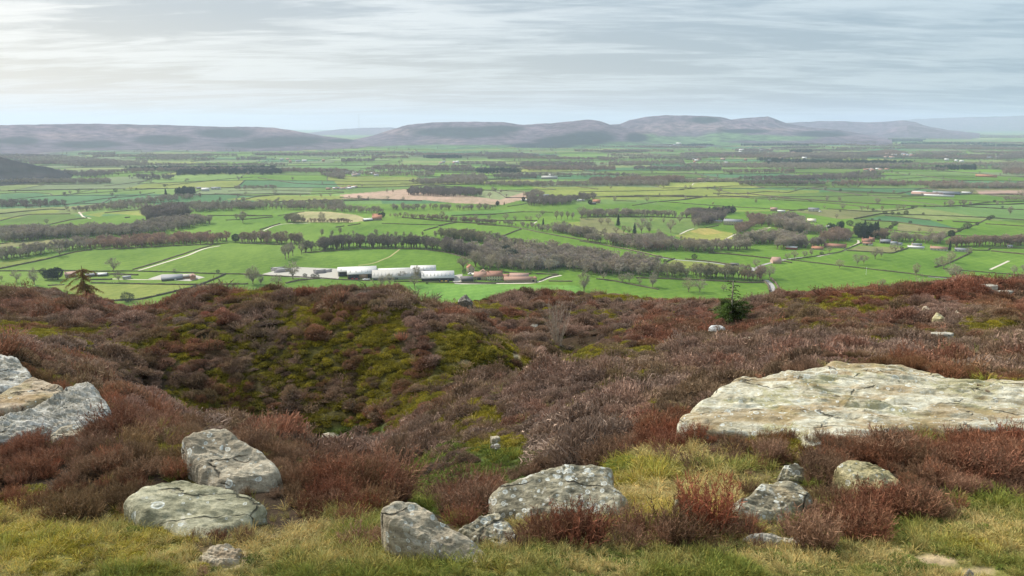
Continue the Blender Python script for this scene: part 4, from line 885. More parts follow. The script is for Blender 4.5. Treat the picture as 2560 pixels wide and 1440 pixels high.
# woods: footprint polygon, tree height m, tint, label
GREYT, BROWNT, PINKT, DARKT, OLIVT, EVER = (.33,.285,.225), (.30,.22,.17), (.36,.235,.175), (.24,.20,.17), (.27,.25,.16), (.03,.05,.03)
WOODS = [
 (T(4, [(0,575),(280,545),(560,500),(820,462),(1150,445),(900,495),(560,520),(270,572),(0,612)]), 15, GREYT, 'bare grey trees in the belt at the far left above the big green field'),
 (T(4, [(820,462),(1250,440),(1700,412),(2000,390),(2260,400),(2280,430),(2130,445),(1800,455),(1240,490),(900,495)]), 14, PINKT, 'pinkish brown bare trees in the belt above the long farm track'),
 (T(4, [(0,330),(380,310),(700,320),(1000,300),(1200,320),(1400,280),(1560,240),(1900,210),(2110,225),(2100,245),(1850,290),(1650,332),(1400,352),(1000,372),(640,382),(400,402),(0,430)]), 14, GREYT, 'bare grey trees in the large wood on the left valley floor'),
 (T(4, [(1440,205),(1560,160),(1720,150),(1900,150),(1900,185),(1700,215),(1500,230)]), 24, DARKT, 'tall dark bare trees rising from the wood at upper left'),
 (T(4, [(0,70),(250,72),(560,72),(560,80),(0,82)]), 9, DARKT, 'low dark trees in the hedgerow strip at far left'),
 (T(4, [(580,125),(800,120),(1000,105),(1500,95),(1520,70),(1100,70),(700,100)]), 10, GREYT, 'grey trees in the strip beyond the small left fields'),
 (T(4, [(1910,85),(2560,70),(2560,95),(2000,125),(1900,110)]), 12, GREYT, 'grey trees of the belt left of the red roofed hill farm'),
 (T(5, [(20,415),(300,412),(640,430),(640,445),(400,447),(0,434)]), 15, BROWNT, 'brown bare trees at the left end of the long plantation'),
 (T(5, [(640,525),(700,475),(1100,455),(1600,458),(2000,480),(2300,540),(2320,590),(2050,520),(1800,490),(1590,485),(1130,489),(960,505)]), 17, (.20,.165,.14), 'slim dark bare trees in the long plantation behind the white barns'),
 (T(5, [(0,85),(300,82),(640,90),(900,100),(1150,112),(1450,125),(1450,140),(1100,130),(800,112),(400,98),(0,95)]), 13, GREYT, 'grey trees of the belt behind the hill farm'),
 (T(5, [(1450,90),(2250,92),(2560,88),(2560,102),(2000,105),(1500,105)]), 12, GREYT, 'grey trees in the row above the ploughed field edge'),
 (T(5, [(1480,165),(1900,190),(2150,210),(2560,235),(2560,245),(2150,222),(1600,182)]), 9, BROWNT, 'brown scrub trees running down from the hill farm'),
 (T(5, [(600,215),(1010,215),(1180,230),(1000,235),(620,232)]), 7, BROWNT, 'low brown scrub below the straw coloured bank'),
 (T(5, [(450,232),(640,228),(640,215),(470,210)]), 13, OLIVT, 'bare trees at the left foot of the straw coloured bank'),
 (T(6, [(0,600),(300,620),(560,700),(600,560),(800,560),(1000,600),(1250,640),(1420,650),(1600,660),(1760,700),(2057,720),(2057,950),(1760,912),(1540,902),(900,902),(780,880),(520,880),(400,745),(200,690),(0,662)]), 14, GREYT, 'bare grey trees filling the wood behind the old farmhouse'),
 (T(6, [(900,790),(1500,820),(1530,900),(950,905)]), 13, (.36,.34,.29), 'pale lichen grey trees at the front of the wood by the farmhouse'),
 (T(6, [(820,690),(950,760),(960,840),(880,830),(830,740)]), 13, EVER, 'dark evergreens in the middle of the wood behind the farmhouse'),
 (T(6, [(0,460),(520,480),(720,545),(700,570),(300,530),(0,500)]), 13, OLIVT, 'round topped bare trees lined up behind the plantation'),
 (T(6, [(160,285),(300,290),(900,335),(1150,370),(1250,405),(1350,410),(1800,470),(2057,535),(2057,520),(1700,420),(1300,370),(1000,330),(500,290)]), 9, GREYT, 'grey trees lining the far side of the hill footpath'),
 (T(6, [(1450,370),(1700,400),(1980,470),(2000,500),(1700,470),(1450,410)]), 13, GREYT, 'bare trees in the dip beyond the hill footpath'),
 (T(7, [(0,545),(300,580),(600,585),(900,560),(1000,590),(1200,640),(1500,640),(1700,640),(1900,640),(2030,650),(1900,665),(1500,692),(1300,690),(1000,665),(760,682),(500,640),(200,590)]), 15, GREYT, 'bare trees of the riverside belt below the mansion'),
 (T(7, [(700,640),(1000,640),(1000,670),(760,680)]), 12, PINKT, 'pale pink brown trees at the left of the riverside belt'),
 (T(7, [(1740,590),(1950,540),(2300,520),(2560,560),(2560,640),(2250,660),(2250,600),(2000,600),(1750,610)]), 15, GREYT, 'bare trees of the wood below the lane right of the mansion field'),
 (T(7, [(2100,380),(2200,340),(2500,330),(2560,400),(2560,465),(2400,465),(2180,400)]), 17, GREYT, 'grey trees in the rounded wood right of the mansion'),
 (T(7, [(860,955),(1150,930),(1500,950),(1850,980),(1850,1010),(1500,1005),(1150,990),(870,985)]), 15, OLIVT, 'bare trees of the short thick belt nearest the heather, right of centre'),
 (T(7, [(1870,990),(2080,985),(2090,1025),(1870,1025)]), 15, BROWNT, 'bare trees in the block beside the curving road'),
 (T(7, [(0,740),(300,770),(600,800),(900,860),(920,900),(760,965),(500,960),(300,950),(0,960)]), 14, GREYT, 'bare trees at the right end of the farm wood'),
 (T(7, [(0,265),(300,262),(620,262),(900,275),(1300,290),(1300,300),(800,286),(300,288),(0,292)]), 13, GREYT, 'grey trees of the parkland belt left of the mansion'),
 (T(7, [(1180,250),(1400,240),(1750,235),(1790,240),(1600,280),(1250,270)]), 12, DARKT, 'dark trees on the rise behind the mansion'),
 (T(7, [(1400,245),(1740,225),(1760,240),(1450,262)]), 12, EVER, 'dark evergreens on the rise behind the mansion'),
 (T(7, [(1290,300),(1640,290),(1650,340),(1560,360),(1290,390)]), 14, DARKT, 'dark bare trees left of the mansion'),
 (T(7, [(1760,430),(1900,400),(1960,380),(1930,330),(1870,300),(2100,300),(2120,380),(1980,420),(1800,500)]), 12, BROWNT, 'brown trees around the right side of the mansion'),
 (T(8, [(0,560),(240,560),(240,600),(0,600)]), 13, GREYT, 'trees behind the red sided shed'), (T(8, [(270,570),(420,560),(430,590),(280,600)]), 13, DARKT, 'dark trees between the red sided shed and the village'),
 (T(8, [(380,510),(560,450),(720,460),(730,530),(560,545),(400,545)]), 14, BROWNT, 'brown trees at the left of the village'), (T(8, [(0,400),(300,420),(500,450),(500,462),(250,450),(0,432)]), 14, GREYT, 'trees of the wood above the village track'),
 (T(8, [(770,470),(860,450),(1000,455),(1000,490),(800,500)]), 20, EVER, 'tall dark evergreens above the village'), (T(8, [(920,490),(1110,480),(1110,505),(930,510)]), 14, BROWNT, 'brown trees right of the village evergreens'),
 (T(8, [(1140,510),(1460,515),(1470,540),(1160,535)]), 13, GREYT, 'bare trees behind the village houses'), (T(8, [(1470,525),(1700,510),(1700,560),(1480,565)]), 13, GREYT, 'bare trees behind the long white house'),
 (T(8, [(1700,570),(2040,560),(2560,545),(2560,580),(2040,590),(1800,600)]), 14, BROWNT, 'bare trees of the belt at the right edge of the village'), (T(8, [(450,395),(640,380),(630,400),(470,405)]), 10, EVER, 'dark conifers around the low white shed'),
 (T(1, [(0,580),(820,575),(820,592),(0,596)]), 12, GREYT, None), (T(1, [(540,445),(880,440),(880,465),(600,470)]), 14, DARKT, None), (T(1, [(1190,480),(1640,475),(1640,500),(1190,505)]), 12, DARKT, None),
 (T(1, [(1640,490),(2560,495),(2560,510),(1640,500)]), 12, GREYT, None), (T(1, [(1180,395),(1440,390),(1420,408),(1180,412)]), 12, GREYT, None), (T(1, [(1760,410),(1980,405),(1980,415),(1760,420)]), 12, DARKT, None), (T(1, [(100,400),(500,400),(1000,440),(1100,430),(1080,470),(560,470),(100,415)]), 14, GREYT, None),
 (T(1, [(1310,665),(1450,650),(1450,680),(1310,685)]), 14, EVER, None), (T(1, [(1740,628),(2060,622),(2050,634),(1750,638)]), 9, GREYT, None), (T(1, [(2380,530),(2560,525),(2560,560),(2450,550)]), 12, GREYT, None), (T(1, [(0,745),(500,745),(500,765),(0,765)]), 12, DARKT, None),
 (T(1, [(760,760),(1100,715),(1200,700),(1500,690),(1500,700),(1150,740),(900,770)]), 10, GREYT, None), (T(1, [(1400,760),(2560,740),(2560,774),(1400,774)]), 12, GREYT, None),
 (T(2, [(505,668),(540,650),(1000,655),(1065,675),(1060,692),(760,690),(510,680)]), 15, (.2,.17,.15), None), (T(2, [(500,590),(760,570),(1080,565),(1100,578),(900,585),(1100,600),(1700,600),(2430,590),(2450,610),(1200,616),(900,600),(600,600)]), 13, GREYT, None),
 (T(2, [(1370,485),(1700,475),(2050,478),(2050,498),(1400,500)]), 14, BROWNT, None), (T(2, [(900,440),(1230,445),(1230,460),(900,452)]), 12, GREYT, None), (T(2, [(1340,440),(1900,445),(1900,465),(1340,460)]), 12, DARKT, None), (T(2, [(2000,440),(2560,430),(2560,450),(2000,462)]), 12, GREYT, None),
 (T(2, [(1850,575),(2450,560),(2560,570),(2560,585),(1850,592)]), 15, BROWNT, None), (T(2, [(750,545),(1090,545),(1100,575),(780,570)]), 12, GREYT, None), (T(2, [(1095,395),(1260,392),(1280,408),(1100,410)]), 14, DARKT, None), (T(2, [(10,420),(260,418),(250,432),(10,436)]), 12, DARKT, None), (T(2, [(0,510),(700,520),(700,545),(0,530)]), 11, GREYT, None),
 (T(2, [(1390,700),(1550,720),(1900,695),(1900,715),(1600,760),(1400,760)]), 14, DARKT, None), (T(2, [(1350,690),(1470,660),(1520,690),(1420,710)]), 12, GREYT, None),
 (T(3, [(0,455),(700,450),(1550,455),(1550,480),(900,488),(0,470)]), 13, GREYT, None), (T(3, [(1080,598),(1400,595),(2100,598),(2100,615),(1200,612)]), 12, BROWNT, None), (T(3, [(1850,615),(2560,608),(2560,632),(1850,632)]), 13, GREYT, None), (T(3, [(440,595),(640,585),(1080,592),(1080,605),(440,605)]), 11, DARKT, None), (T(3, [(0,575),(440,570),(440,585),(0,590)]), 10, GREYT, None),
 (T(3, [(1900,480),(2200,475),(2200,492),(1900,494)]), 14, EVER, None), (T(3, [(2400,500),(2560,490),(2560,530),(2400,525)]), 14, BROWNT, None), (T(3, [(820,355),(980,352),(980,368),(820,368)]), 14, EVER, None), (T(3, [(1550,455),(2560,445),(2560,460),(1550,466)]), 12, GREYT, None),
 (T(3, [(1370,370),(1560,345),(1700,370),(1560,400),(1370,390)]), 12, BROWNT, None), (T(3, [(0,375),(300,375),(300,390),(0,390)]), 12, GREYT, None), (T(3, [(1600,300),(2560,330),(2560,345),(1700,330)]), 12, DARKT, None), (T(3, [(450,350),(690,350),(690,358),(450,358)]), 12, DARKT, None), (T(3, [(600,370),(1300,375),(1300,392),(600,385)]), 12, GREYT, None),
]
# single trees: view, (x, base y, height) in that view, kind 0-3 bare, 4 conifer, 5 evergreen, 6 bush
SINGLES = [(4, 0, [(470,245,50),(2365,195,60),(2430,230,115),(600,560,100),(1140,720,130),(1190,815,90),(170,825,105),(345,848,150),(15,810,50),(2530,840,175),(1745,725,40)]),
 (4, 5, [(2360,420,80),(480,795,85),(530,795,100),(580,795,110)]), (4, 6, [(2180,730,32),(430,740,50),(1275,1018,88)]),
 (5, 1, [(455,592,150),(485,580,145),(530,560,145),(615,545,110),(1135,355,50),(1360,360,72),(820,372,85),(920,372,72),(1000,350,80),(1480,372,60),(1560,372,62),(1640,372,60),(1710,372,58),(1830,372,62),(1960,385,85),(2050,385,85),(2110,390,80),(2230,400,85),(2300,402,90),(2370,405,90),(2490,430,95)]),
 (5, 0, [(30,230,110),(820,215,95),(550,233,105),(130,840,150),(210,845,105),(370,850,110),(530,790,175),(1500,862,130),(1420,862,110),(1745,862,125),(1770,785,140),(2230,690,130),(2350,668,170),(2020,200,90),(1620,785,80)]),
 (5, 5, [(1430,175,55),(1400,180,50)]), (5, 6, [(650,770,35),(730,775,36),(770,780,40),(2240,735,40),(1870,840,20)]),
 (6, 0, [(300,880,170),(460,862,200),(1085,925,195),(1170,932,165),(905,892,110),(1400,925,185),(650,905,180),(560,890,170),(750,905,160),(460,260,80),(630,262,80),(845,268,100),(965,272,70),(1160,272,70),(1110,260,55),(1265,255,90),(1850,1172,270),(1320,200,70)]),
 (6, 4, [(1327,330,92)]), (6, 5, [(740,75,62)]), (6, 1, [(1500,250,120),(1560,250,110),(1640,250,110),(1700,250,100),(1820,245,120),(1900,245,110),(1590,370,110),(1990,470,60),(1480,650,130),(1420,640,125)]),
 (7, 0, [(240,375,90),(320,375,92),(700,472,180),(790,472,130),(500,475,100),(810,345,60),(955,355,62),(1140,348,90),(1035,465,155),(280,520,120),(60,520,150),(900,480,62),(20,300,140),(560,480,90),(730,345,55),(410,470,80),(1310,400,100),(1500,330,90),(1350,395,110)]),
 (7, 4, [(435,388,122),(622,500,135),(1480,335,80)]), (7, 2, [(1240,1140,178),(1370,1142,160)]), (7, 0, [(830,1085,170),(480,1035,110),(560,1035,125),(680,1060,80),(270,1000,80),(2165,985,155),(2010,862,100),(1640,1135,80)]),
 (7, 6, [(1305,770,60),(970,805,35),(1500,702,38),(1530,705,30)]), (7, 2, [(530,800,100),(760,820,110),(200,760,130)]),
 (8, 0, [(35,720,65),(110,712,85),(220,700,75),(290,682,85),(590,815,95),(480,650,70),(970,716,110),(1035,692,85),(1405,892,125),(1700,822,125),(1780,752,110),(1790,932,145),(1835,932,125),(1050,1000,72),(1970,672,75),(2450,880,85),(2550,850,62),(625,190,70),(890,195,52),(1045,200,52),(1275,190,52),(455,100,42),(595,105,42),(1925,135,42),(1985,135,32),(2410,242,82),(2370,100,55),(2430,100,50),(2480,100,50),(2550,100,60),(1440,430,45),(1190,630,70),(1150,620,60),(1950,390,40),(560,285,50),(430,180,35)]),
 (8, 2, [(780,775,105),(850,768,92),(1780,147,52),(1000,132,62),(830,200,50),(1210,205,62),(1560,442,60),(1640,805,90)]),
 (8, 6, [(940,302,20),(1018,307,20),(1075,237,32),(1155,242,32),(1220,242,26),(1300,242,42),(1485,245,24),(1345,335,27),(1955,392,55),(2245,110,17),(700,358,52),(1180,360,45),(1140,395,40),(1090,400,22),(1870,425,35),(1900,405,30),(2060,355,32),(2185,300,35),(2218,285,34),(2330,170,20),(950,200,26),(285,105,15),(1255,612,30),(400,672,35),(600,210,20),(1500,160,20),(1370,180,30)]), (8, 5, [(1780,485,70)]), (8, 4, [(1765,628,88)]),
 (2, 0, [(150,712,34),(210,710,20),(355,715,30),(472,720,32),(1113,698,42),(350,660,30),(395,660,32),(2015,635,25),(1160,520,25),(2045,725,40),(2285,728,38)]), (2, 4, [(1172,755,35),(1222,752,25)]), (2, 5, [(1365,725,35),(1860,748,35)]),
 (1, 0, [(115,660,22),(480,680,25),(720,660,20),(975,645,25),(1385,585,30),(1180,565,20),(1045,672,22),(1830,680,30),(2045,675,32),(2390,695,30),(2460,690,28),(2600,700,20),(2235,690,20),(2400,602,28)]), (1, 6, [(860,655,24),(1015,640,14),(1225,615,16),(925,640,10),(1800,552,12)]), (1, 4, [(1235,690,55)]),
 (3, 0, [(40,632,30),(78,632,28),(205,640,28),(290,665,45),(860,645,24),(1025,548,28),(1165,555,34),(1213,555,34),(40,712,28),(565,740,35),(668,725,35),(715,722,25),(1095,720,38),(1185,720,32),(1425,660,22),(1590,668,28),(1560,580,28),(1690,580,20),(1785,580,18),(1450,565,26),(2010,770,50),(2110,755,40),(2160,755,30),(2420,720,32),(2450,720,38),(2490,722,34),(2530,722,34),(2450,580,26),(2535,680,40),(245,752,24)]), (3, 2, [(1465,740,38),(2010,765,45)]), (3, 6, [(195,690,14),(960,725,8),(1193,652,20),(2340,730,14),(735,657,8),(380,525,14)])]

# ------------------------------------------------------------------ valley ground with its fields
PHI = R(24)
def warp(x, y):
    return 110 * fbm(x / 900, y / 900, 201, 2), 90 * fbm(x / 700, y / 700, 207, 2)
def latt(x, y):
    w1, w2 = warp(x, y); k = np.interp(y, [1500, 4000, 9000], [1, 1.25, 1.8])
    a = (x * math.cos(PHI) + y * math.sin(PHI) * .35 + w1) / 280; b = (-x * math.sin(PHI) * .25 + y + w2) / 215
    row = np.floor(b); return a + _h(row, row * 0 + 3, 5) * 0.9, b
def cell_col(x, y):
    a, b = latt(x, y); r, c = np.floor(b), np.floor(a)
    h = _h(c, r, 17); h2 = _h(c, r, 23)
    pal = np.array([MID, BRIGHT, BRIGHT, (.095,.175,.04), TEAL, (.105,.185,.045), YG, OLIVE, (.085,.165,.045), (.135,.185,.06), TAN, (.11,.16,.07)])
    k = np.array([0, 0, 1, 2, 3, 3, 4, 4, 5, 5, 6, 7, 8, 8, 9, 9, 11, 11, 5, 0])[np.minimum((h * 20).astype(int), 19)]
    return pal[k] * (.85 + .3 * h2)[..., None]
def build_valley():
    inv = np.linspace(1 / 640, 1 / 9500, 520); rs = np.concatenate([1 / inv, np.exp(np.linspace(math.log(9700), math.log(27500), 50))])
    az = az_list(0.085)
    x, y = polar(rs, az); z = valley_z(x, y); z = np.where(np.hypot(x, y) < 700, z - 3, z)
    px, py = project(x, y, z); vis = (y > 10)
    near = np.array(BRIGHT) * (1 + .12 * fbm(x / 260, y / 260, 211, 2))[..., None] * np.array((1, 1, 1))
    near = near * (1 - .5 * np.clip(fbm(x / 500, y / 500, 215, 2), 0, 1)[..., None]) + np.array(YG) * .5 * np.clip(fbm(x / 500, y / 500, 215, 2), 0, 1)[..., None]
    far = cell_col(x, y)
    t_ = np.clip((np.hypot(x, y) - 1650 + 150 * fbm(x / 300, y / 300, 217, 2)) / 10, 0, 1)[..., None]
    c = near * (1 - t_) + far * t_
    for col, poly in FIELDS:
        m = inpoly(px, py, poly) & vis
        c[m] = np.array(col)
    m, t, b, o = new_mat('pasture', 0.95, 0.05)
    ca = attr(t, 'Col').outputs['Color']; p = pos(t)
    mpn = N(t, 'ShaderNodeMapping'); L(t, p, mpn.inputs[0]); mpn.inputs['Rotation'].default_value = (0, 0, R(33)); mpn.inputs['Scale'].default_value = (.10, .022, 1)
    a1 = noisen(t, mpn.outputs[0], 1.0, 4, 0.6); a2 = noisen(t, p, .25, 6, 0.65); a3 = noisen(t, p, 0.006, 3, 0.5)
    f = mathn(t, 'ADD', mathn(t, 'ADD', mathn(t, 'MULTIPLY', a1, .35), mathn(t, 'MULTIPLY', a2, .35)), mathn(t, 'MULTIPLY', a3, .5))
    mw = N(t, 'ShaderNodeMapping'); L(t, p, mw.inputs[0]); mw.inputs['Rotation'].default_value = (0, 0, R(58))
    wv = N(t, 'ShaderNodeTexWave', wave_type='BANDS'); wv.inputs['Scale'].default_value = .024; wv.inputs['Distortion'].default_value = 1.2; wv.inputs['Detail'].default_value = 1; wv.inputs['Detail Scale'].default_value = .02; L(t, mw.outputs[0], wv.inputs['Vector'])
    f = mathn(t, 'ADD', f, mathn(t, 'MULTIPLY', ramp(t, wv.outputs[0], [(0.0, 0.0), (0.82, 0.0), (0.97, 1.0)]), mathn(t, 'MULTIPLY', a3, .13)))
    cc = mixc(t, 1.0, ca, ramp(t, f, [(0.42, (.60, .68, .55)), (0.78, (1.7, 1.38, 1.6))]), 'MULTIPLY')
    L(t, cc, b.inputs['Base Color'])
    me = mesh_np('valley_floor', np.stack([x, y, z], -1).reshape(-1, 3), grid_faces(len(rs), len(az), True), m, c.reshape(-1, 3), True)
    tag(link('valley_floor', me), 'green farmland patchwork on the valley floor', kind='structure')

# ------------------------------------------------------------------ hills
RIDGES = [ # name, crest (px,py), crest distance, foot distance, label
 ('hills', [(-500,345),(-300,328),(-100,317),(0,313),(120,311),(230,309),(380,312),(560,317),(640,317),(690,320),(740,328),(790,338),(850,346),(930,356),(1000,366),(1060,380)], 6900, 4950, 0),
 ('hills', [(700,385),(760,372),(830,360),(880,351),(930,340),(985,322),(1020,312),(1080,306),(1150,304),(1260,305),(1290,310),(1310,312),(1380,308),(1430,303),(1470,299),(1500,303),(1525,312),(1560,319),(1620,329),(1700,345),(1800,356),(1900,366)], 7400, 5500, 1),
 ('hills', [(1330,350),(1450,325),(1520,312),(1550,310),(1575,300),(1620,291),(1660,288),(1720,289),(1800,292),(1830,299),(1870,305),(1920,316),(2000,326),(2080,333),(2150,342),(2230,350)], 8600, 6500, 2),
 ('hills', [(1740,318),(1800,303),(1835,298),(1880,294),(1920,291),(1945,300),(1970,309),(2020,318),(2100,325),(2160,335),(2220,345)], 9700, 8000, 3),
 ('hills', [(1860,330),(1920,314),(1965,307),(2050,303),(2110,303),(2170,306),(2220,303),(2260,301),(2290,306),(2320,316),(2370,325),(2450,333)], 13000, 11000, 4),
 ('hills', [(2150,340),(2200,331),(2240,318),(2270,313),(2300,317),(2330,323),(2370,330),(2430,340)], 11600, 10400, 5),
 ('far_hills', [(2080,322),(2150,312),(2280,298),(2380,294),(2560,289),(2900,284)], 24000, 20000, 6),
 ('far_hills', [(640,345),(720,337),(780,331),(850,323),(900,320),(980,319),(1050,325),(1150,340)], 14500, 12500, 7),
 ('wooded_hill', [(-500,350),(-300,366),(-100,382),(0,392),(50,405),(110,418),(165,430),(200,446),(260,456)], 2950, 2450, 8),
]
CONIF = [(45,352,60,10),(225,362,85,10),(405,350,70,12),(560,333,75,12),(720,352,110,13),(640,362,90,8),(1150,331,120,14),(1250,322,60,8),(1470,345,75,18),(1400,352,60,14),(1350,365,80,8),(1760,300,40,8),(1860,328,60,5),(2050,335,70,8),(1590,345,30,12),(850,352,40,5)]
HGREEN = [(270,388,130,12),(430,383,80,6),(1815,341,55,12),(1700,352,110,12),(1620,345,25,12),(1900,345,80,8),(1560,362,80,8),(460,381,60,4),(1180,372,120,6),(1990,345,60,6)]
HPALE = [(445,379,16,3),(510,378,30,3),(700,326,60,6),(1010,330,70,8),(330,325,60,8),(150,340,80,8),(1100,352,60,5),(1700,318,120,12),(1950,325,60,5),(1640,330,60,8)]
def build_hills():
    m, t, b, o = new_mat('hill_moor', 0.95, 0.05)
    ca = attr(t, 'Col').outputs['Color']; p = pos(t)
    nn = noisen(t, p, 0.012, 7, 0.68)
    L(t, mixc(t, 1.0, ca, ramp(t, nn, [(0.38, (.24, .25, .32)), (0.64, (.95, .90, 1.10))]), 'MULTIPLY'), b.inputs['Base Color'])
    for k, (nm, crest, r1, r0, s) in enumerate(RIDGES):
        crest = np.array(crest, float)
        u = np.linspace(crest[0, 0], crest[-1, 0], int((crest[-1, 0] - crest[0, 0]) / 2.2))
        py = np.interp(u, crest[:, 0], crest[:, 1]); 
        kk = np.exp(-np.linspace(-2, 2, 5) ** 2); kk /= kk.sum(); py = np.convolve(np.pad(py, 2, mode='edge'), kk, 'valid')
        py = py + (1.0 if k < 8 else 2.5) * fbm(u / 22, u * 0 + s, 301, 4, .6)
        uu, fy, fz = ray(u, py); q = uu / fy; az = np.arctan(q)
        top = H + (r1 * np.cos(az)) * fz / fy
        wd = r1 - r0
        tt = np.concatenate([np.linspace(-.05, 1, 110), [1.04, 1.1, 1.25, 1.5, 1.9]])
        Rr = r0 + tt[:, None] * wd + 0 * az[None]
        spur = fbm(az * r1 / (wd * .42) + s * 9, tt[:, None] * .9 + s, 311, 4, .55)
        te = np.clip(tt[:, None] + .20 * spur * np.sin(np.clip(tt[:, None], 0, 1) * math.pi), -.05, 1)
        prof = np.where(te > 0, .24 * te + .76 * np.clip((te - .15) / .85, 0, 1) ** 2.3, te * .6)
        prof = prof + .012 * fbm(az * r1 / 130, Rr / 130, 317, 3) * (te > 0.05)
        after = np.clip(tt[:, None] - 1, 0, 1)
        prof = np.where(tt[:, None] > 1, 1 - .03 * after - 1.3 * np.clip(after - .1, 0, 1), prof)
        base = -4.0
        z = base + (top[None] - base) * prof
        x = Rr * np.sin(az)[None]; y = Rr * np.cos(az)[None]
        px, pyy = project(x, y, z)
        f = np.clip(prof, 0, 1)
        n1 = fbm(x / 260, y / 260, 321, 4, .6); n2 = fbm(x / 90, y / 90, 331, 3)
        c = np.array((.175, .138, .140)) * np.ones(f.shape + (1,)) * (1 + .4 * n1)[..., None]
        def mx(c, w_, col): return c * (1 - w_[..., None]) + np.array(col) * w_[..., None] * (1 + .3 * n2)[..., None]
        c = mx(c, np.clip((.52 - f) / .12 + n1 * 2.2, 0, 1) * .85, (.125, .108, .112))        # bare woods low on the slope
        c = mx(c, np.clip(n1 * 3 - .5, 0, 1) * .5, (.27, .20, .19))
        if k < 8:
            c = mx(c, patch(HPALE, px, pyy, n1 * .8), (.32, .24, .19))
            c = mx(c, patch([(a, b2, c2, d2, 0, 1) for a, b2, c2, d2 in []], px, pyy, n1), (0, 0, 0))
            c = mx(c, np.clip((.10 - f) / .03 + n1, 0, 1) * (k != 0), (.11, .22, .06))
            c = mx(c, patch(HGREEN, px, pyy, n1 * .8), (.13, .25, .075))
            c = mx(c, patch(CONIF, px, pyy, n1 * .6), (.014, .030, .026))
        else:
            c = mx(c, np.ones_like(f), (.012, .018, .014)); c = mx(c, np.clip(n1 * 3, 0, 1) * .5, (.07, .058, .05))
        me = mesh_np(nm, np.stack([x, y, z], -1).reshape(-1, 3), grid_faces(len(tt), len(az), False), m, c.reshape(-1, 3), True)
        tag(link(nm, me), kind='structure')
HPALE = [(a, b, c, d, 0, .45) for a, b, c, d in HPALE]; HGREEN = [(a, b, c, d, 0, .9) for a, b, c, d in HGREEN]; CONIF = [(a, b, c, d, 0, 1) for a, b, c, d in CONIF]

# ------------------------------------------------------------------ lines on the ground
def dens(P, step):
    P = np.asarray(P, float); seg = np.hypot(*np.diff(P, axis=0).T); cum = np.concatenate([[0], np.cumsum(seg)])
    n = max(2, int(cum[-1] / step)); s = np.linspace(0, cum[-1], n)
    q = np.stack([np.interp(s, cum, P[:, 0]), np.interp(s, cum, P[:, 1])], 1)
    for _ in range(3):
        if n > 4: q[1:-1] = (q[:-2] + 2 * q[1:-1] + q[2:]) / 4
    return q
def world_line(pts, step):
    pts = np.array(pts, float); x, y, z = vhit(pts[:, 0], pts[:, 1]); return dens(np.stack([x, y], 1), step)
def side(q):
    t = np.gradient(q, axis=0); t /= np.linalg.norm(t, axis=1)[:, None] + 1e-9
    return np.stack([-t[:, 1], t[:, 0]], 1)
def ribbon(q, w, lift, fn=valley_z):
    s = side(q); a = q - s * w / 2; b = q + s * w / 2
    V = np.concatenate([np.column_stack([a, fn(a[:, 0], a[:, 1]) + lift]), np.column_stack([b, fn(b[:, 0], b[:, 1]) + lift])])
    n = len(q); i = np.arange(n - 1); return V, np.stack([i, i + n, i + n + 1, i + 1], 1)[:, ::-1]
def hedge_geo(q, w, h, seed):
    s = side(q); n = len(q)
    nz = fbm(q[:, 0] / 6 + seed, q[:, 1] / 6, 401, 3); nh = fbm(q[:, 0] / 3, q[:, 1] / 3 + seed, 407, 3)
    hh = h * (1 + .45 * nh); ww = w * (1 + .35 * nz)
    z = valley_z(q[:, 0], q[:, 1])
    R_ = []
    for a, k in ((-.5, -.3), (-.52, .55), (-.25, 1.0), (.25, .95), (.5, .5), (.5, -.3)):
        p = q + s * (ww * a)[:, None]; R_.append(np.column_stack([p, z + hh * k]))
    V = np.concatenate(R_); i = np.arange(n - 1); F_ = []
    for r in range(5): F_.append(np.stack([r * n + i, r * n + i + 1, (r + 1) * n + i + 1, (r + 1) * n + i], 1))
    return V, np.concatenate(F_)
def twiggy(q, h, w, rg, nper=7):
    """thin upright shoots that make a hedge top ragged"""
    k = np.repeat(np.arange(len(q)), nper); s = side(q)[k]
    b = q[k] + s * (rg.uniform(-.4, .4, len(k)) * w)[:, None] + rg.normal(0, .6, (len(k), 2))
    z = valley_z(b[:, 0], b[:, 1]); P0 = np.column_stack([b, z + h * .5]); P1 = P0 + np.column_stack([rg.normal(0, .35, (len(k), 2)), rg.uniform(.5, 1.0, len(k)) * h])
    return P0, P1
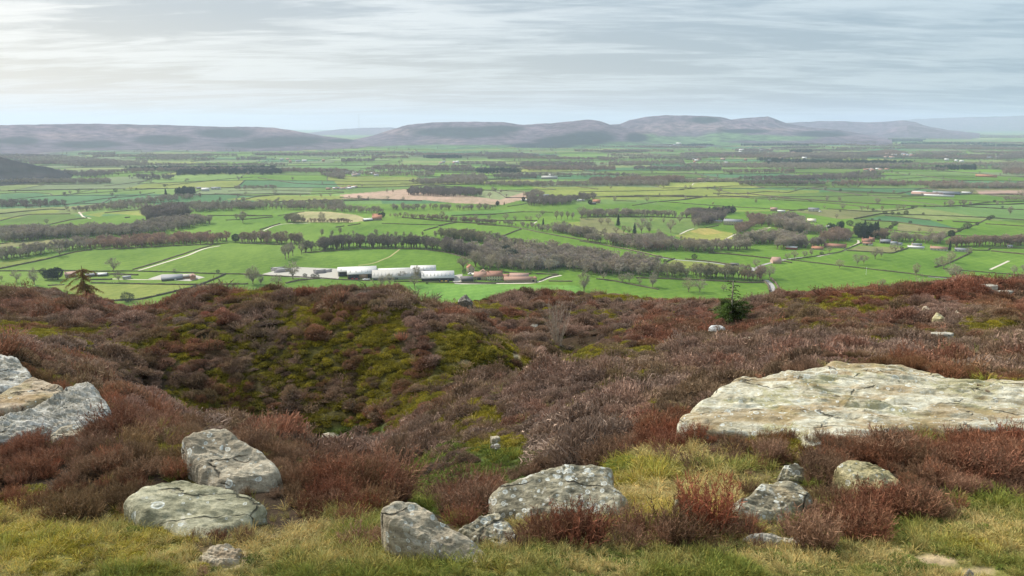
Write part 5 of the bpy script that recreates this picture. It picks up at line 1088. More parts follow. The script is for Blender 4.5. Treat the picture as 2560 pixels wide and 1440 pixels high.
def build_lines():
    hm = foliage_mat('hedge_twigs', False, 0)
    LM = {'pale': plain('track_stone', (.52, .47, .38), .9, .25, .3), 'grey': plain('road_tarmac', (.33, .32, .31), .9, .15, .3), 'grassy': plain('worn_grass', (.33, .29, .13), .9, .3, .2), 'brown': plain('track_mud', (.26, .17, .12), .9, .3, .2)}
    for nm, w_, mk, pts in TRACKS:
        V, f = ribbon(world_line(pts, 6), w_, .12)
        tag(link(nm, mesh_np(nm, V, f, LM[mk])), kind='structure')
    rg = np.random.default_rng(77)
    for k, pts in enumerate(HEDGES):
        q0 = world_line(pts, 3.0); d = float(np.hypot(*q0.mean(0)))
        step = 3.0 if d < 1500 else 5.0
        q = world_line(pts, step); h = rg.uniform(1.0, 1.6) * (1 if d < 1500 else 1.2); w_ = rg.uniform(1.3, 2.0) * (1 if d < 1500 else 1.2)
        V, f = hedge_geo(q, w_, h, k)
        mb = MB(); g = rg.uniform(.8, 1.25); br = rg.uniform(0, 1)
        col = np.array((.085, .080, .045)) * g * (1 - br) + np.array((.13, .095, .065)) * g * br
        mb.add(V, f, col); P0, P1 = twiggy(q, h, w_, rg, 6)
        mb.strips(P0, P1, .30, col * 1.35, k)
        V0 = np.concatenate(mb.v); base = np.array([*q.mean(0), float(valley_z(*q.mean(0)))])
        me = mb.mesh('hedge', hm); co = V0 - base; me.vertices.foreach_set('co', co.astype(np.float32).ravel()); me.update()
        o = link('hedge', me, None, base)
        mid = np.array(pts).mean(0)
        AUTO.append((o, mid[0], mid[1], 'hedge', 'hedge', 'hedges between the green fields'))
    # far hedgerows of the patchwork
    mb = MB(); HR = []
    rows = range(int(1500 / 215), int(8600 / 215))
    def inv(a, b, row):
        a = a - _h(np.array([row]), np.array([3]), 5)[0] * .9 if False else a
        x = np.zeros_like(a); y = b * 215
        off = _h(np.array([float(row)]), np.array([3.0]), 5)[0] * .9
        for _ in range(10):
            w1, w2 = warp(x, y)
            y = b * 215 - w2 + x * math.sin(PHI) * .25
            x = ((a - off) * 280 - w1 - y * math.sin(PHI) * .35) / math.cos(PHI)
        return x, y
    rgh = random.Random(3)
    for row in rows:
        for e in range(-40, 60):
            a0, b0 = float(e), float(row)
            for kind in (0, 1):
                if rgh.random() < .18: continue
                n = 16
                if kind == 0: a = np.linspace(a0, a0 + 1, n); b = np.full(n, b0 + .001)
                else: a = np.full(n, a0); b = np.linspace(b0, b0 + .999, n)
                x, y = inv(a, b, row); 
                px, py = project(x, y, valley_z(x, y))
                d = np.hypot(x, y)
                if d.min() < 1680 or d.max() > 8000 or px.max() < -60 or px.min() > 2620: continue
                q = np.stack([x, y], 1); V, f = hedge_geo(q, 2.2, rgh.uniform(1.0, 2.3), e + row)
                g = rgh.uniform(.7, 1.3); mb.add(V, f, np.array((.10, .09, .06)) * g)
                HR.append((q, d.mean()))
    tag(mb.build('hedgerow', hm), 'distant field hedges across the plain', kind='stuff')
    return HR
AUTO = []

# ------------------------------------------------------------------ trees
def bare_tree(seed, cr=.36, ch=.70, base=.22, ntip=54, shape=1.0, tw=.0085, lean=.1):
    rg = np.random.default_rng(seed); tr = MB(); cw = MB()
    cc = np.array([0, 0, base + ch * .52])
    top = np.array([rg.normal(0, .02), rg.normal(0, .02), base + ch * .25])
    tr.tube([(0, 0, -.03), (rg.normal(0, .008), 0, base * .6), tuple(top)], [.030, .022, .014], 6, (.62, .58, .52))
    v = rg.normal(size=(ntip, 3)); v /= np.linalg.norm(v, axis=1)[:, None]; rad = rg.uniform(.45, 1, ntip) ** .5
    tips = cc + v * rad[:, None] * np.array([cr, cr, ch * .5]) * .86
    tips[:, 2] = np.maximum(tips[:, 2], base * .95)
    nl = 8; limb_t = np.arange(ntip) % nl
    ph = np.arctan2(tips[:, 1], tips[:, 0]); order = np.argsort(ph); limb = np.empty(ntip, int); limb[order] = np.arange(ntip) * nl // ntip
    for l in range(nl):
        g = tips[limb == l]; 
        if not len(g): continue
        m = g.mean(0) * .62 + top * .38; st_ = np.array([0, 0, base * rg.uniform(.65, 1.2)])
        if st_[2] > m[2]: st_[2] = m[2] * .8
        mid = st_ * .5 + m * .5 + np.array([0, 0, -.02])
        tr.tube([st_, mid, m], [.014, .010, .007], 4, (.66, .62, .56))
        for e in g:
            k = m * .5 + e * .5 + rg.normal(0, .02, 3)
            cw.tube([m, k, e], [.0055, .004, .0025], 3, (.8, .78, .74))
    n2 = 13; P0 = np.repeat(tips, n2, 0); back = np.repeat(tips - cc, n2, 0)
    o = P0 - back * rg.uniform(0, .35, (len(P0), 1))
    d = back * .55 + rg.normal(0, .16, P0.shape) * np.array([1, 1, .8]) + np.array([0, 0, .07])
    d /= np.linalg.norm(d, axis=1)[:, None]
    e = o + d * rg.uniform(.05, .13, len(o))[:, None]
    g = rg.uniform(.7, 1.25, len(o)); c = np.stack([g, g, g], 1)
    cw.strips(o, e, tw, c, seed)
    for j in range(2):
        tt = rg.uniform(.3, 1, len(o))[:, None]; a = o * (1 - tt) + e * tt
        dd = d + rg.normal(0, .6, d.shape); dd /= np.linalg.norm(dd, axis=1)[:, None]
        cw.strips(a, a + dd * rg.uniform(.03, .07, len(a))[:, None], tw * .8, c * 1.1, seed + j + 1)
    return tr, cw
def conifer_tree(seed, cr=.22, n=1500):
    rg = np.random.default_rng(seed); tr = MB(); cw = MB()
    tr.tube([(0, 0, -.03), (0, 0, .5), (0, 0, .97)], [.028, .018, .004], 6, (.6, .5, .4))
    h = rg.uniform(.05, 1, n); ph = rg.uniform(0, 6.283, n); lay = .75 + .25 * np.sin(h * 55 + ph)
    r = cr * (1 - h) ** .75 * lay * rg.uniform(.5, 1, n) * (1 + .2 * np.sin(3 * ph + seed)) + .012
    P1 = np.stack([r * np.cos(ph), r * np.sin(ph), h], 1); P0 = P1 * np.array([.45, .45, 1]) + np.array([0, 0, .03])
    g = rg.uniform(.5, 1.5, n); cw.strips(P0, P1 + rg.normal(0, .01, (n, 3)), .026, np.stack([g, g, g], 1), seed)
    return tr, cw
def leafy_tree(seed, cr=.42, ch=.85, n=2200, base=.08):
    rg = np.random.default_rng(seed); tr = MB(); cw = MB()
    tr.tube([(0, 0, -.03), (.01, 0, .3), (0, .01, .6)], [.04, .028, .01], 6, (.5, .45, .4))
    v = rg.normal(size=(n, 3)); v /= np.linalg.norm(v, axis=1)[:, None]
    rr = (rg.uniform(.35, 1, n) ** .4) * (1 + .30 * fbm(v[:, 0] * 2 + seed, v[:, 1] * 2 + v[:, 2] * 2, seed, 3))
    P = np.array([0, 0, base + ch / 2]) + v * rr[:, None] * np.array([cr, cr, ch / 2]); P[:, 2] = np.maximum(P[:, 2], base * .4)
    d = rg.normal(0, 1, (n, 3)); d /= np.linalg.norm(d, axis=1)[:, None]
    g = rg.uniform(.5, 1.5, n); cw.strips(P, P + d * .05, .04, np.stack([g, g, g], 1), seed)
    return tr, cw
KIND = []
def tree_kinds():
    def tm(nm):
        m, t, b, o = new_mat(nm, .85, .1); oi = N(t, 'ShaderNodeObjectInfo')
        L(t, mixc(t, 1.0, attr(t, 'Col').outputs['Color'], oi.outputs['Color'], 'MULTIPLY'), b.inputs['Base Color']); return m
    mo = tm('tree_bark_and_twigs'); mi = foliage_mat('wood_twigs', True, 0)
    fams = [[(1, .44, .80, .17), (2, .50, .78, .16), (3, .40, .82, .16), (4, .47, .76, .2)], [(5, .28, .82, .16), (6, .32, .84, .14), (7, .27, .78, .2)], [(8, .60, .80, .14), (9, .54, .78, .18)], [(10, .30, .85, .12), (11, .34, .85, .10)]]
    for fam in fams:
        KIND.append([(lambda a: (a[0].mesh('trunk', mo), a[1].mesh('crown', mo)))(bare_tree(s, cr, ch, b)) for s, cr, ch, b in fam])
    KIND.append([(lambda a: (a[0].mesh('trunk', mo), a[1].mesh('crown', mo)))(conifer_tree(20 + s, c)) for s, c in ((0, .24), (1, .30))])
    KIND.append([(lambda a: (a[0].mesh('trunk', mo), a[1].mesh('crown', mo)))(leafy_tree(30 + s)) for s in range(2)])
    KIND.append([(lambda a: (a[0].mesh('trunk', mo), a[1].mesh('crown', mo)))(leafy_tree(35 + s, .55, .95, 1600, .02)) for s in range(2)])
    W = []
    for a in [bare_tree(41, .38, .72, .24, 34, 1, .012), bare_tree(42, .32, .76, .22, 34, 1, .012), bare_tree(43, .44, .7, .24, 34, 1, .012), bare_tree(44, .27, .72, .27, 30, 1, .012)]:
        mb = MB(); 
        for q in a: mb.v += q.v; mb.c += q.c; mb.f3 += [f + mb.n for f in q.f3]; mb.f4 += [f + mb.n for f in q.f4]; mb.n += q.n
        W.append(mb.mesh('wood_tree', mi))
    for a in [leafy_tree(45, .36, .9, 900), conifer_tree(46, .26, 800)]:
        mb = MB()
        for q in a: mb.v += q.v; mb.c += q.c; mb.f3 += [f + mb.n for f in q.f3]; mb.f4 += [f + mb.n for f in q.f4]; mb.n += q.n
        W.append(mb.mesh('wood_tree', mi))
    return W
NAMES = ['bare_tree', 'bare_tree', 'bare_tree', 'bare_tree', 'conifer', 'evergreen_tree', 'bush']
def place_tree(kind, x, y, h, tint, rg, z=None):
    z = float(valley_z(x, y)) if z is None else z
    t = empty(NAMES[kind], (x, y, z), rg.uniform(0, 6.28))
    tr, cr = KIND[kind][int(rg.integers(0, len(KIND[kind])))]
    wx = rg.uniform(.9, 1.15)
    for nm, me in (('trunk', tr), ('crown', cr)):
        o = link(nm, me, t); o.scale = (h * wx, h * wx, h); o.color = (*tint, 1)
    return t
def build_trees(HR, W):
    rg = np.random.default_rng(123); cand = []
    for c, kind, lst in SINGLES:
        s, ox, oy = VIEW[c]; a = np.array(lst, float); px = ox + a[:, 0] / s; py = oy + a[:, 1] / s; hp = a[:, 2] / s
        x, y, z = vhit(px, py); d = np.sqrt(x * x + y * y + H * H)
        for i in range(len(a)):
            k = kind
            if kind == 0: k = int(rg.choice([0, 0, 0, 3, 2]))
            tint = {4: (.030, .050, .028), 5: (.035, .050, .028), 6: (.07, .075, .04)}.get(k)
            if tint is None: tint = tuple(np.array(GREYT) * rg.uniform(.85, 1.15) * (1, 1, rg.uniform(.85, 1)))
            cand.append((hp[i] * 1.6, k, x[i], y[i], hp[i] * d[i] / F / .96, tint, None, px[i], py[i], True))
    for poly, ht, tint, lab in WOODS:
        poly = np.array(poly, float); area = .5 * abs(np.dot(poly[:, 0], np.roll(poly[:, 1], -1)) - np.dot(poly[:, 1], np.roll(poly[:, 0], -1)))
        yc = poly[:, 1].mean(); D = H / math.tan(max(.01, PITCH - math.atan((720 - yc) / F))); sp_ = (6.2 if ht < 16 else 6.8) + (D > 1500) * 2.5 + (D > 2600) * 4
        cell = (sp_ / D * F) * (sp_ / D * F * H / D)
        n = int(min(area / cell, 1400)) + 3
        a, b = poly.min(0), poly.max(0); P = np.empty((0, 2))
        while len(P) < n:
            q = rg.uniform(a, b, (n * 3, 2)); q = q[inpoly(q[:, 0], q[:, 1], poly)]; P = np.concatenate([P, q])
        P = P[:n]; x, y, z = vhit(P[:, 0], P[:, 1]); d = np.sqrt(x * x + y * y + H * H)
        for i in range(n):
            h = ht * rg.uniform(.6, 1.25); tn = tuple(np.array(tint) * rg.uniform(.78, 1.25) * (1, rg.uniform(.93, 1.03), rg.uniform(.85, 1.05)))
            ev = tint is EVER
            k = (int(rg.choice([4, 5])) if ev else int(rg.choice([0, 0, 1, 3])))
            cand.append((h / d[i] * F, k, x[i], y[i], h, tn, lab, P[i, 0], P[i, 1], False))
    cand.sort(key=lambda c: -(c[0] + 1000 * c[9]))
    keep = 296
    rest = []
    things = cand[:keep]; rest = cand[keep:]
    for s, k, x, y, h, tint, lab, px, py, sing in things:
        t = place_tree(k, x, y, h, tint, rg)
        if lab: tag(t, lab, 'tree' if k < 6 else 'bush', 'trees: ' + lab.split(' in ')[0][:40])
        else: AUTO.append((t, px, py, {4: 'dark conifer', 5: 'dark evergreen tree', 6: 'dark bush'}.get(k, 'bare tree'), 'bush' if k == 6 else 'tree', {4: 'dark conifers', 5: 'evergreen trees', 6: 'bushes along the hedges'}.get(k, 'bare trees standing in the fields')))
    # far hedgerow trees and random copses
    px_, = [[]]
    X, Y, Hh, Tn, K = [], [], [], [], []
    for s, k, x, y, h, tint, lab, a, b, sing in rest:
        X.append(x); Y.append(y); Hh.append(h); Tn.append(tint); K.append(k)
    for q, d in HR:
        dens_ = 2.4 if d < 2500 else 3.2 if d < 4500 else 5
        for _ in range(rg.poisson(dens_ * (rg.uniform() < .6))):
            i = int(rg.integers(0, len(q))); X.append(q[i, 0] + rg.normal(0, 3)); Y.append(q[i, 1] + rg.normal(0, 3)); Hh.append(rg.uniform(6, 14)); Tn.append(tuple(np.array(DARKT if rg.uniform() < .5 else GREYT) * rg.uniform(.8, 1.1))); K.append(5 if rg.uniform() < .06 else 0)
    # strips of woodland over the far plain
    for _ in range(190):
        py = rg.uniform(336, 452); 
        if rg.uniform() < .6: py = rg.uniform(336, 400)
        px = rg.uniform(-60, 2620)
        if py < 385 and px < 1500: continue
        if py < 352 and px < 2100: continue
        ox, oy, _z = (float(v[0]) for v in vhit(px, py)); D = math.hypot(ox, oy)
        if D > 14000: continue
        L_ = rg.uniform(80, 420) * (1 + D / 5000); wd = rg.uniform(15, 70) * (1 + D / 6000); an = rg.normal(0, .35); n = int(min(260, L_ * wd / 110))
        s = rg.uniform(-.5, .5, n) * L_; w_ = rg.normal(0, .35, n) * wd
        tn = np.array([GREYT, DARKT, BROWNT, DARKT][int(rg.integers(0, 4))]); ev = rg.uniform() < .12
        for i in range(n):
            X.append(ox + s[i] * math.cos(an) - w_[i] * math.sin(an)); Y.append(oy + s[i] * math.sin(an) + w_[i] * math.cos(an)); Hh.append(rg.uniform(9, 16) * (1 + D / 30000)); Tn.append(tuple(tn * rg.uniform(.8, 1.2)) if not ev else EVER); K.append(5 if ev else 0)
    X = np.array(X); Y = np.array(Y); Hh = np.array(Hh); Tn = np.array(Tn); K = np.array(K); n = len(X)
    idx = np.where(K == 4, 5, np.where((K == 5) | (K == 6), 4, rg.integers(0, 4, n)))
    s3 = np.stack([Hh * 1.12, Hh * 1.12, Hh], 1)
    o = scatter('woodland', np.stack([X, Y, valley_z(X, Y)], 1), rg.uniform(0, 6.28, n), s3, idx, Tn, W)
    tag(o, 'winter woods, belts and hedgerow trees reaching across the valley', kind='stuff')
    print('trees', len(things), n)

def build_haze():
    m = bpy.data.materials.new('haze_air'); m.use_nodes = True; t = m.node_tree; t.nodes.clear()
    v = N(t, 'ShaderNodeVolumePrincipled'); v.inputs['Color'].default_value = (.66, .79, 1.0, 1); v.inputs['Density'].default_value = HAZE; v.inputs['Anisotropy'].default_value = 0.15
    o = N(t, 'ShaderNodeOutputMaterial'); L(t, v.outputs[0], o.inputs['Volume'])
    m.cycles.homogeneous_volume = True
    mb = MB(); mb.box(-28500, 28500, -28500, 28500, -140, H + 330)
    o = mb.build('haze', m); tag(o, 'pale blue air between the viewer and the far hills', kind='stuff')
HAZE = 0.000060

# ------------------------------------------------------------------ buildings
BM = {}
def bmat(k):
    if k in BM: return BM[k]
    C_ = {'white': (.58, .57, .54), 'cream': (.66, .60, .46), 'stone': (.42, .35, .26), 'brick': (.40, .20, .13), 'darkwall': (.09, .09, .09), 'timber': (.30, .20, .13), 'redwall': (.32, .07, .06), 'greywall': (.40, .40, .38), 'palestone': (.60, .52, .38), 'pinkstone': (.50, .34, .26),
          'redroof': (.30, .155, .11), 'orangeroof': (.38, .18, .11), 'brownroof': (.33, .20, .15), 'slate': (.22, .23, .25), 'sheet': (.54, .54, .53), 'greysheet': (.34, .34, .32), 'darkroof': (.13, .12, .12), 'pinkroof': (.36, .235, .19), 'glass': (.03, .035, .04), 'concrete': (.38, .36, .31), 'black': (.02, .02, .022),
          'machinered': (.45, .04, .03), 'machineyellow': (.65, .42, .05), 'rubber': (.02, .02, .02), 'steel': (.45, .47, .48), 'green': (.05, .16, .06), 'paint': (.8, .8, .8)}[k]
    m, t, b, o = new_mat('build_' + k, .75 if 'roof' not in k else .85, .25)
    oc = N(t, 'ShaderNodeTexCoord').outputs['Object']
    n = noisen(t, oc, .9, 6, .7)
    c = mixc(t, n, tuple(v * .72 for v in C_), tuple(min(1, v * 1.22) for v in C_))
    if k in ('sheet', 'greysheet'):
        w_ = N(t, 'ShaderNodeTexWave', wave_type='BANDS', bands_direction='X'); w_.inputs['Scale'].default_value = .55; L(t, oc, w_.inputs['Vector'])
        c = mixc(t, mathn(t, 'MULTIPLY', w_.outputs[0], .22), c, (.30, .29, .27))
    if k in ('redroof', 'orangeroof', 'brownroof', 'pinkroof', 'slate'):
        w_ = N(t, 'ShaderNodeTexWave', wave_type='BANDS', bands_direction='Z'); w_.inputs['Scale'].default_value = 5.0; L(t, oc, w_.inputs['Vector'])
        c = mixc(t, mathn(t, 'MULTIPLY', w_.outputs[0], .3), c, tuple(v * .5 for v in C_))
    L(t, c, b.inputs['Base Color']); BM[k] = m; return m
LAND = []
def cam_depth(x, y, z): return y * CT - (z - H) * ST
def building(name, label, cat, px, py, wpx, wallpx, roofpx, dep, wm, rm, rz=0, win=0, chim=0, door=False, gable=False, opening=None, group=None, lights=0, far=False, lm=None):
    x, y, z = (float(v[0]) for v in vhit(px, py)); s = cam_depth(x, y, z) / F
    W, hw = wpx * s, max(2.0, wallpx * s); rise = max(1.0 if not far else 1.6, roofpx * s - dep * .10)
    t = empty(name, (x, y + dep * .5 * math.cos(R(rz)), z), -math.atan2(x, y) + R(rz))
    a, c = W / 2, dep / 2; e = .35 if W > 10 else .25
    mb = MB()
    if not gable:
        V = [(-a, -c, -1.5), (a, -c, -1.5), (a, c, -1.5), (-a, c, -1.5), (-a, -c, hw), (a, -c, hw), (a, c, hw), (-a, c, hw), (-a, 0, hw + rise), (a, 0, hw + rise)]
        mb.add(V, [(0, 1, 5, 4), (2, 3, 7, 6), (0, 3, 2, 1)]); mb.add(V, [(3, 0, 4), (3, 4, 8), (3, 8, 7), (1, 2, 6), (1, 6, 9), (1, 9, 5)])
    else:
        V = [(-a, -c, -1.5), (a, -c, -1.5), (a, c, -1.5), (-a, c, -1.5), (-a, -c, hw), (a, -c, hw), (a, c, hw), (-a, c, hw), (0, -c, hw + rise), (0, c, hw + rise)]
        mb.add(V, [(1, 2, 6, 5), (3, 0, 4, 7), (0, 3, 2, 1)]); mb.add(V, [(0, 1, 5), (0, 5, 8), (0, 8, 4), (2, 3, 7), (2, 7, 9), (2, 9, 6)])
    mb.build('wall', bmat(wm), t)
    rb = MB(); th = .22
    def slab(A, B, C2, D):   # four top corners; thickness downwards
        P = np.array([A, B, C2, D], float); Q = P - np.array([0, 0, th]); rb.add(np.concatenate([P, Q]), [(0, 1, 2, 3), (7, 6, 5, 4), (0, 4, 5, 1), (1, 5, 6, 2), (2, 6, 7, 3), (3, 7, 4, 0)])
    k = rise / (c if not gable else a); dz = .26
    if not gable:
        slab((-a - e, -c - e, hw - e * k + dz), (a + e, -c - e, hw - e * k + dz), (a + e, 0.0, hw + rise + dz), (-a - e, 0.0, hw + rise + dz))
        slab((a + e, c + e, hw - e * k + dz), (-a - e, c + e, hw - e * k + dz), (-a - e, 0.002, hw + rise + dz - .003), (a + e, 0.002, hw + rise + dz - .003))
    else:
        slab((-a - e, c + e, hw - e * k + dz), (-a - e, -c - e, hw - e * k + dz), (0, -c - e, hw + rise + dz), (0, c + e, hw + rise + dz))
        slab((a + e, -c - e, hw - e * k + dz), (a + e, c + e, hw - e * k + dz), (.002, c + e, hw + rise + dz - .003), (.002, -c - e, hw + rise + dz - .003))
    roof = rb.build('roof', bmat(rm), t)
    for i in range(chim):
        cb = MB(); cxx = (-a + .5) if i == 0 else (a - .5)
        cb.box(cxx - .45, cxx + .45, -.45, .45, hw + rise - .6, hw + rise + 1.5); cb.box(cxx - .2, cxx + .2, -.2, .2, hw + rise + 1.5, hw + rise + 1.95)
        cb.build('chimney', bmat('brick'), roof)
    for i in range(lights):       # roof lights on the near slope
        lb = MB(); u = (-a + W * (i + .5) / lights)
        P0 = np.array([u - W / lights * .2, -c * .72, 0]); 
        def zr(yy): return hw + rise * (1 - abs(yy) / c) + dz + .03
        y0, y1 = -c * .75, -c * .35
        lb.add([(u - .5, y0, zr(y0)), (u + .5, y0, zr(y0)), (u + .5, y1, zr(y1)), (u - .5, y1, zr(y1)), (u - .5, y0, zr(y0) - .1), (u + .5, y0, zr(y0) - .1), (u + .5, y1, zr(y1) - .1), (u - .5, y1, zr(y1) - .1)], [(0, 1, 2, 3), (0, 4, 5, 1), (1, 5, 6, 2), (2, 6, 7, 3), (3, 7, 4, 0)])
        lb.build('rooflight', bmat('greysheet'), roof)
    if win:
        rows = 2 if hw > 4.2 else 1
        for r_ in range(rows):
            for i in range(win):
                if door and r_ == 0 and i == win // 2: continue
                u = -a + W * (i + .5) / win; zc = hw * ((r_ + .55) / rows); ww, wh = min(.55, W / win * .28), .65
                wb = MB(); wb.box(u - ww, u + ww, -c - .05, -c + .1, zc - wh, zc + wh); wo_ = wb.build('window', bmat('glass'), t)
                fb = MB(); fb.box(u - ww - .12, u + ww + .12, -c - .09, -c - .052, zc - wh - .14, zc - wh); fb.box(u - .04, u + .04, -c - .085, -c - .052, zc - wh, zc + wh); fb.build('frame', bmat('paint'), wo_)
    if door:
        db = MB(); u = 0 if win % 2 else .9; db.box(u - .5, u + .5, -c - .06, -c + .1, -.2, 2.05); db.build('door', bmat('green'), t)
    if opening:
        for i, (u0, u1, f0, f1, mk_) in enumerate(opening):
            ob = MB(); ob.box(-a + W * u0, -a + W * u1, -c - .06 - i * .01, -c + .15, hw * f0 - .3, hw * f1); ob.build('doorway' if mk_ == 'black' else 'boarding', bmat(mk_), t)
    tag(t, label, cat, group)
    LAND.append((lm or label, px, py - (wallpx + roofpx) / 2, wpx))
    return t
def build_buildings():
    B = building; g = 'white farm buildings'
    B('barn', 'white roofed open fronted barn at the left end of the main farm', 'barn', 889, 689, 95, 11, 12, 20, 'greywall', 'sheet', opening=[(.03, .27, 0, .92, 'black'), (.3, .97, 0, .9, 'black')], lights=6, lm='white roofed open barn')
    B('barn', 'nearer white roofed barn sheltering red machinery', 'barn', 900, 697, 71, 12, 16, 22, 'timber', 'sheet', opening=[(.03, .40, 0, .95, 'black'), (.45, .66, 0, .9, 'timber'), (.7, .98, 0, .95, 'black')], lights=5, lm='barn with red machinery')
    B('barn', 'wide grey white barn roof dotted with rooflights, middle of the farm', 'barn', 990, 699, 127, 6, 20, 30, 'greywall', 'greysheet', opening=[(.02, .5, 0, .8, 'darkwall')], lights=14, lm='wide dotted barn')
    B('barn', 'low pale barn roof behind the wide dotted barn', 'barn', 983, 686, 88, 8, 8, 18, 'greywall', 'sheet', lights=8, lm='low barn behind the dotted barn')
    B('barn', 'pale barn rising behind the right end of the dotted barn', 'barn', 1056, 690, 62, 14, 13, 20, 'greywall', 'sheet', lights=7, lm='pale barn at the back')
    B('barn', 'long shed with striped grey white roof and dark front, right end of the barns', 'barn', 1092, 702, 81, 7, 18, 26, 'darkwall', 'sheet', opening=[(.02, .98, 0, .85, 'black')], lights=9, lm='long dark fronted shed')
    B('farmhouse', 'cream farmhouse with red tiled roof and two rows of windows', 'house', 1236.5, 702, 39, 12, 13, 9, 'cream', 'redroof', win=6, chim=2, door=True, lm='cream farmhouse')
    B('outbuilding', 'dark roofed shed left of the cream farmhouse', 'shed', 1167, 704, 30, 6, 8, 9, 'darkwall', 'darkroof', rz=8, lm='dark roofed shed')
    B('outbuilding', 'brown pantiled barn touching the left of the farmhouse', 'barn', 1200, 700, 30, 8, 13, 12, 'stone', 'brownroof', rz=-5, opening=[(.3, .6, 0, .8, 'black')], lm='brown pantiled barn')
    B('outbuilding', 'small brown gable behind the pantiled barn', 'barn', 1207, 690, 18, 8, 8, 8, 'stone', 'brownroof', gable=True, lm='small brown gable')
    B('outbuilding', 'little shed with pale flat looking roof above the dark roofed shed', 'shed', 1185, 691, 11, 3, 4, 7, 'stone', 'cream', lm='little pale shed')
    B('cottage', 'tall narrow stone cottage with bright orange gabled roof behind the farm', 'house', 1176, 683, 17, 13, 9, 9, 'stone', 'orangeroof', rz=14, gable=True, win=2, chim=1, lm='orange gabled cottage')
    B('outbuilding', 'small red roofed link building right of the farmhouse', 'outbuilding', 1265, 699, 16, 5, 9, 7, 'stone', 'redroof', lm='red roofed link building')
    B('outbuilding', 'long red brown roofed stable behind the yard, right of the farmhouse', 'outbuilding', 1298, 696, 47, 4, 9, 8, 'stone', 'pinkroof', win=5, lm='red brown stable')
    B('outbuilding', 'long low front range with faded brown roof, nearest the lane', 'outbuilding', 1296, 705, 72, 3, 9, 9, 'stone', 'brownroof', lm='long low front range')
    B('outbuilding', 'gabled end building with red roof and dark doorway at the right of the farmyard', 'outbuilding', 1335, 705, 12, 7, 6, 9, 'stone', 'redroof', gable=True, rz=-10, opening=[(.3, .75, 0, .8, 'black')], lm='gabled end building')
    B('barn', 'dark roofed barn with white doors at the left farm', 'barn', 420, 702, 48, 4, 11, 20, 'darkwall', 'slate', opening=[(.6, .7, 0, .9, 'white')], lm='dark roofed left barn')
    B('barn', 'pale roofed long barn behind the dark one at the left farm', 'barn', 452, 698, 46, 6, 6, 14, 'timber', 'concrete', lm='pale roofed left barn')
    B('barn', 'small brick gable at the right end of the left farm', 'barn', 477, 700, 13, 8, 6, 12, 'brick', 'brownroof', gable=True, lm='small brick gable')
    B('farmhouse', 'pink roofed house among dark evergreens behind the larch', 'house', 171, 694, 24, 6, 9, 9, 'pinkstone', 'pinkroof', chim=1, win=2, lm='pink roofed house')
    B('shed', 'small dark shed left of three glinting roofs', 'shed', 225, 692, 28, 3, 5, 9, 'darkwall', 'slate', lm='small dark shed'); B('shed', 'small shed with glinting white roof strips', 'shed', 253, 691, 20, 3, 5, 8, 'darkwall', 'sheet', rz=-12, lm='glinting shed')
    B('shed', 'narrow white fronted shed standing alone between the two left farms', 'shed', 314, 698, 19, 5, 3, 6, 'greywall', 'slate', lm='lone narrow shed')
    B('farmhouse', 'hill farm with bright orange roof and chimney on the far rise', 'house', 942, 551, 24, 5, 9, 9, 'stone', 'orangeroof', chim=1, win=3, lm='orange roofed hill farm'); B('farmhouse', 'steeper orange roof behind the hill farm', 'house', 938, 545, 14, 5, 6, 8, 'stone', 'orangeroof', chim=1, lm='steep orange roof')
    B('shed', 'white roofed shed left of the orange hill farm', 'shed', 918, 553, 22, 3, 5, 9, 'darkwall', 'sheet', rz=15, lm='hill farm shed')
    B('mansion', 'long pale stone mansion with slate roof and rows of windows', 'mansion', 1836, 563, 45, 9, 7, 16, 'palestone', 'slate', rz=-6, win=11, chim=2, door=True, lm='pale mansion')
    B('outbuilding', 'low pale wing trailing left of the mansion', 'outbuilding', 1786, 557, 40, 4, 3, 7, 'palestone', 'slate', lm='mansion wing')
    B('house', 'red roofed house up right of the mansion', 'house', 1900, 545, 17, 4, 6, 8, 'pinkstone', 'redroof', chim=1, win=3, lm='red roofed house by the mansion'); B('house', 'pinkish house on the slope far above the mansion', 'house', 1936, 528, 16, 5, 5, 8, 'pinkstone', 'pinkroof', win=3, chim=1, lm='pinkish house'); B('shed', 'low pale shed beside the pinkish house', 'shed', 1955, 531, 18, 3, 3, 8, 'greywall', 'sheet', lm='low pale shed')
    B('barn', 'brown tiled stone barn standing alone by the lane bend', 'barn', 1943, 659, 21, 5, 12, 12, 'pinkstone', 'pinkroof', rz=18, lm='lone brown barn')
    B('shed', 'dark open field shed beside the pale lane', 'shed', 1838, 665, 20, 4, 2, 6, 'darkwall', 'darkroof', opening=[(.1, .45, 0, .9, 'black'), (.55, .9, 0, .9, 'black')], lm='dark field shed')
    B('shed', 'white roofed shed with dark red side', 'shed', 1983, 624, 26, 5, 4, 12, 'redwall', 'sheet', rz=-6, lm='red sided shed')
    V = 'village houses'
